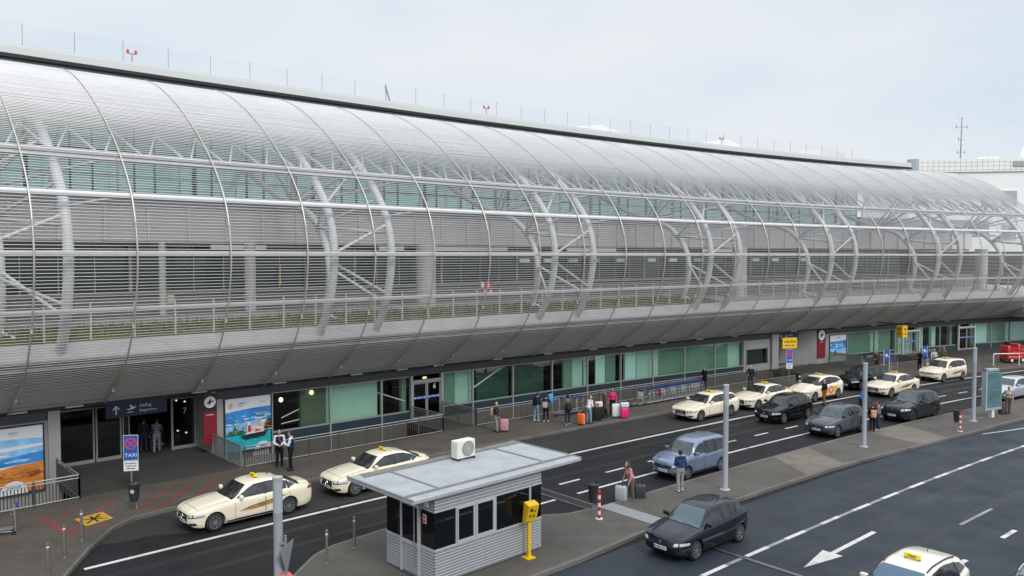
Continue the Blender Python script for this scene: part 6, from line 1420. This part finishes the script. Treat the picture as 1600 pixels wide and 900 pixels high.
def taxi_sign(xy, label, rz, top=2.35):
    e = empty('taxi_stand_sign', (xy[0], xy[1], .122), rz, label, 'sign', 'no stopping signs at the taxi rank'); b = MB(); b.tube([(0, .03, 0), (0, .03, top + .02)], .03, 8); b.build('post', galv, e)
    b = MB(); b.box(-.27, .27, -.012, .006, top - 1.0, top, 2); b.box(-.255, .255, -.016, -.0121, top - .985, top - .015, 0)
    M = Matrix.Translation((0, -.018, top - .34)) @ Matrix.Rotation(R(90), 4, 'X'); nostop(M, b, .23)
    text_mesh('TAXI', .2, Matrix.Translation((0, -.02, top - .8)) @ Matrix.Rotation(R(90), 4, 'X'), b, 2); b.build('sign_plate', [mat('sign_blue', (.015, .1, .38), .4), mat('sign_red', (.65, .04, .09), .4), white_pl], e)
    b = MB(); b.box(-.27, .27, -.012, .006, top - 1.42, top - 1.02); p = b.build('supplement_plate', white_pl, e); b = MB()
    for k in range(3): scribble(b, Matrix.Translation((0, -.013, top - 1.12 - .1 * k)) @ Matrix.Rotation(R(90), 4, 'X'), .42 - .06 * k, .045, 0, k)
    b.build('lettering', black_pl, p)
taxi_sign((-15.0, 31.05), 'blue TAXI no stopping sign on a post before door 7', R(14)); taxi_sign((20.35, 58.15), 'no stopping taxi sign on a post under the far yellow notice', R(18), 2.55)
e = empty('notice_board', (20.35, 58.15, 2.75), R(18), 'yellow notice panel above the far no stopping sign', 'sign'); b = MB(); b.box(-.62, .62, -.03, .03, 0, .78); b.build('panel', yellow_pl, e); b = MB()
scribble(b, Matrix.Translation((0, -.031, .5)) @ Matrix.Rotation(R(90), 4, 'X'), .95, .17, 0, 3); scribble(b, Matrix.Translation((0, -.031, .22)) @ Matrix.Rotation(R(90), 4, 'X'), .8, .12, 0, 5); b.build('lettering', mat('lettering_brown', (.2, .12, .02), .5), e)
for x in (-.5, .5): b = MB(); b.tube([(x, .02, -1.0), (x, .02, .02)], .02, 6); b.build('strut', galv, e)
YC = empty('sign_cube', F(46.9, 3.0, 2.3), head(47) + R(-4), 'yellow cube sign with pointer hanging out over the far pavement', 'sign'); b = MB(); b.rbox(-.33, .33, -.33, .33, 0, 1.05, .02); b.build('cube', yellow_pl, YC)
for a in (0, -90):
    b = MB(); Q = Matrix.Rotation(R(a), 4, 'Z'); M = Q @ Matrix.Translation((0, -.336, .72)) @ Matrix.Rotation(R(90), 4, 'X'); b.prism([(-.03, -.12), (.03, -.12), (.03, .06), (.12, -.03), (.15, .01), (0, .16), (-.15, .01), (-.12, -.03), (-.03, .06)], 0, .004, 0, M=M)
    scribble(b, Q @ Matrix.Translation((0, -.332, .34)) @ Matrix.Rotation(R(90), 4, 'X'), .44, .1, 0, 4)
    b.build('lettering', black_pl, YC)
b = MB(); b.bar((0, .5, 1.16), (0, 2.8, 1.16), .08, .08); b.bar((0, 0, 1.04), (0, 0, 1.2), .08, .08); b.bar((0, 0, 1.16), (0, .6, 1.16), .08, .08); b.build('bracket', dark_metal, YC)
for xy, lab in (((29.75, 62.95), 'first blue direction sign with white arrow, nearer on the far pavement'), ((34.35, 66.0), 'second blue direction sign with white arrow beside the man in grey')):
    e = empty('direction_sign', (xy[0], xy[1], .122), R(20), lab, 'sign', 'blue direction signs'); b = MB()
    for x in (-.28, .28): b.tube([(x, 0, 0), (x, 0, 1.95)], .025, 6)
    b.build('post', alu_light, e); b = MB(); b.box(-.26, .26, -.02, .02, 1.05, 1.92); p = b.build('panel', blue_sign, e); b = MB(); M = Matrix.Translation((0, -.024, 1.5)) @ Matrix.Rotation(R(90), 4, 'X') @ Matrix.Rotation(R(60), 4, 'Z')
    b.prism([(-.04, -.2), (.04, -.2), (.04, .06), (.13, -.03), (.17, .01), (0, .2), (-.17, .01), (-.13, -.03), (-.04, .06)], 0, .004, 0, M=M); b.build('arrow', white_pl, p)
# advertising board on the island
AB = empty('advertising_board', (27.95, 46.08, .122), R(24), 'glazed advertising board in a pale metal frame on the island', 'advertising board')
b = MB(); b.box(-.12, .12, -.1, .1, 0, .5); b.build('foot', alu_light, AB)
b = MB()
for a, b_, c, d in ((-.72, -.6, .45, 2.85), (.6, .66, .45, 2.4), (-.6, .6, .45, .6), (-.72, .4, 2.72, 2.85)): b.box(a, b_, -.14, .14, c, d)
b.build('frame', mat('board_frame', (.5, .55, .6), .35, .4), AB)
b = MB(); b.box(-.6, .66, -.12, .12, .6, 2.6); b.build('display_case', mat('board_sky_reflection', (.22, .32, .37), .1, 0, .8, var=.45, vscale=1.1), AB)  # blue-grey mottling paints the sky's reflection on to the case
b = MB(); b.box(-.6, .66, -.15, -.125, .6, 2.62); b.box(-.6, .66, -.155, -.15, 1.1, 1.13); b.build('glass', glass_clear, AB)
# hoop barrier and red barrows at the far right
e = empty('hoop_barrier', (42.5, 68.15, .122), R(4), 'silver hoop barrier in front of the red barrows', 'barrier'); b = MB(); b.tube([(-1.15, 0, 0), (-1.15, 0, .95), (-1.1, 0, 1.0), (1.1, 0, 1.0), (1.15, 0, .95), (1.15, 0, 0)], .045, 8); b.build('hoop', alu_light, e, smooth=50); b = MB()
for x in (-1.15, 1.15): b.lathe([(.12, 0), (.12, .015)], 12, M=Matrix.Translation((x, 0, 0)))
b.build('base_plate', galv, e)
redp = paint('barrow_red', (.62, .03, .02))
def barrow(xy, rz, label):
    e = empty('barrow', (xy[0], xy[1], .122), rz, label, 'barrow', 'red barrows at the far right')
    b = MB(); b.rbox(-.95, .95, -.5, .5, .3, .62, .08); b.rbox(.2, .95, -.5, .5, .6, .92, .08); b.build('body', redp, e, smooth=50)
    b = MB(); b.rbox(-.98, -.72, -.45, .45, .6, 1.55, .05); b.build('backrest', redp, e, smooth=50)
    b = MB()
    for y in (-.45, .45):
        for z in (.95, 1.25): b.tube([(-.8, y, z), (.9, y, z)], .02, 6)
        for x in np.linspace(-.7, .9, 7): b.tube([(x, y, .6), (x, y, 1.3)], .014, 5)
    b.build('side_rail', redp, e)
    for x in (-.6, .6):
        for y in (-.46, .46): b = MB(); b.lathe([(.02, -.05), (.27, -.05), (.27, .05), (.02, .05)], 16, M=Matrix.Translation((x, y, .27)) @ Matrix.Rotation(R(90), 4, 'X')); w = b.build('wheel', tyre_m, e, smooth=40); b = MB(); b.lathe([(.14, -.056), (.14, .056)], 12, M=Matrix.Translation((x, y, .27)) @ Matrix.Rotation(R(90), 4, 'X')); b.build('rim', alu_light, w)
barrow((44.2, 70.0), R(15), 'front red barrow with railings and wheels behind the hoop barrier'); barrow((46.0, 71.6), R(20), 'rear red barrow with tall red back at the right edge')
# small notice plates and a barricade on the terrace
e = wroot('barricade', F(3.5, 1.2, 6.05), head(3.5), 'small red and white barricade board on the terrace behind the louvres', 'barricade'); b = MB()
for k in range(4): fbox(b, 3.1 + .2 * k, 3.3 + .2 * k, 1.18, 1.22, 7.15, 7.5, k % 2)
for k in range(4): fbox(b, 3.1 + .2 * k, 3.3 + .2 * k, 1.18, 1.22, 7.65, 8.0, (k + 1) % 2)
b.build('board', [red_pl, white_pl], e); b = MB(); fbox(b, 3.08, 3.12, 1.15, 1.18, 6.03, 8.05); fbox(b, 3.88, 3.92, 1.15, 1.18, 6.03, 8.05); b.build('leg', galv, e)
for t, s, z, lab in ((-15.0, 2.26, 7.5, 'small cream notice plate on the terrace rail at left'), (2.2, -2.5, 7.0, 'small cream notice plate on the round terrace column'), (9.6, 2.26, 7.4, 'small cream notice plate on the terrace rail further right')):
    e = empty('notice_plate', F(t, s, z), head(t), lab, 'notice', 'cream notice plates on the terrace'); b = MB(); b.box(-.14, .14, -.02, .02, 0, .34); p = b.build('plate', mat('notice_cream', (.62, .58, .4), .5), e); b = MB(); b.box(-.1, .1, -.024, -.021, .1, .13); b.box(-.1, .1, -.024, -.021, .2, .23); b.build('lettering', black_pl, p)

# ================================================================== SKY, LIGHT, CAMERA
w = bpy.data.worlds.new('World'); SC.world = w; w.use_nodes = True; nt = w.node_tree; L = nt.links
bg = nt.nodes['Background']; bg.inputs['Strength'].default_value = .1
sky = nt.nodes.new('ShaderNodeTexSky'); sky.sky_type = 'NISHITA'; sky.sun_disc = False; sky.sun_elevation = R(42); sky.sun_rotation = R(150); sky.altitude = 50; sky.air_density = 1.0; sky.dust_density = 2.0; sky.ozone_density = 1.5
tc = nt.nodes.new('ShaderNodeTexCoord'); mp = nt.nodes.new('ShaderNodeMapping'); mp.inputs['Scale'].default_value = (1, 1, 2.6)
n = nt.nodes.new('ShaderNodeTexNoise'); n.inputs['Scale'].default_value = 2.6; n.inputs['Detail'].default_value = 9; n.inputs['Roughness'].default_value = .48
L.new(tc.outputs['Generated'], mp.inputs['Vector']); L.new(mp.outputs['Vector'], n.inputs['Vector'])
cr = nt.nodes.new('ShaderNodeValToRGB'); e_ = cr.color_ramp.elements
e_[0].position = .32; e_[0].color = (7.4, 8.4, 9.4, 1); e_[1].position = .68; e_[1].color = (9.15, 9.35, 9.6, 1)
mid = cr.color_ramp.elements.new(.5); mid.color = (8.5, 8.95, 9.45, 1)
L.new(n.outputs['Fac'], cr.inputs['Fac'])
mx = nt.nodes.new('ShaderNodeMix'); mx.data_type = 'RGBA'; mx.inputs[0].default_value = .88
L.new(sky.outputs['Color'], mx.inputs[6]); L.new(cr.outputs['Color'], mx.inputs[7]); sep = nt.nodes.new('ShaderNodeSeparateXYZ'); L.new(tc.outputs['Generated'], sep.inputs[0])
zr = nt.nodes.new('ShaderNodeMapRange'); zr.inputs['From Min'].default_value = .3; zr.inputs['From Max'].default_value = .9; zr.inputs['To Min'].default_value = 1.0; zr.inputs['To Max'].default_value = 1.9; L.new(sep.outputs[2], zr.inputs['Value'])
zm = nt.nodes.new('ShaderNodeVectorMath'); zm.operation = 'SCALE'; L.new(mx.outputs[2], zm.inputs[0]); L.new(zr.outputs['Result'], zm.inputs['Scale']); L.new(zm.outputs[0], bg.inputs['Color'])   # overcast sky: brighter overhead
sun = bpy.data.lights.new('sun', 'SUN'); sun.energy = 1.5; sun.angle = R(14); sun.color = (1, .96, .9)
so = bpy.data.objects.new('sun', sun); COL.objects.link(so)
el, az = R(42), R(150)     # azimuth from +Y clockwise (sun behind the viewer, to the right)
d = Vector((math.sin(az) * math.cos(el), math.cos(az) * math.cos(el), math.sin(el))); so.rotation_euler = d.to_track_quat('Z', 'Y').to_euler(); so.location = (0, 0, 60)
cam = bpy.data.cameras.new('camera'); co = bpy.data.objects.new('camera', cam); COL.objects.link(co); SC.camera = co
cam.sensor_width = 36; cam.lens = 1244 / 1600 * 36; cam.clip_end = 3000; cam.clip_start = .1
co.location = (0, 0, 9.5); co.rotation_euler = (R(90) - math.atan(49.7 / 1244), 0, 0)
SC.view_settings.view_transform = 'Standard'; SC.view_settings.look = 'None'; SC.view_settings.exposure = 0; SC.view_settings.gamma = 1; SC.view_settings.use_curve_mapping = False
SC.cycles.use_denoising = True; SC.cycles.max_bounces = 6; SC.cycles.transparent_max_bounces = 12; SC.cycles.caustics_reflective = False; SC.cycles.caustics_refractive = False
SC.cycles.diffuse_bounces = 3; SC.cycles.glossy_bounces = 3
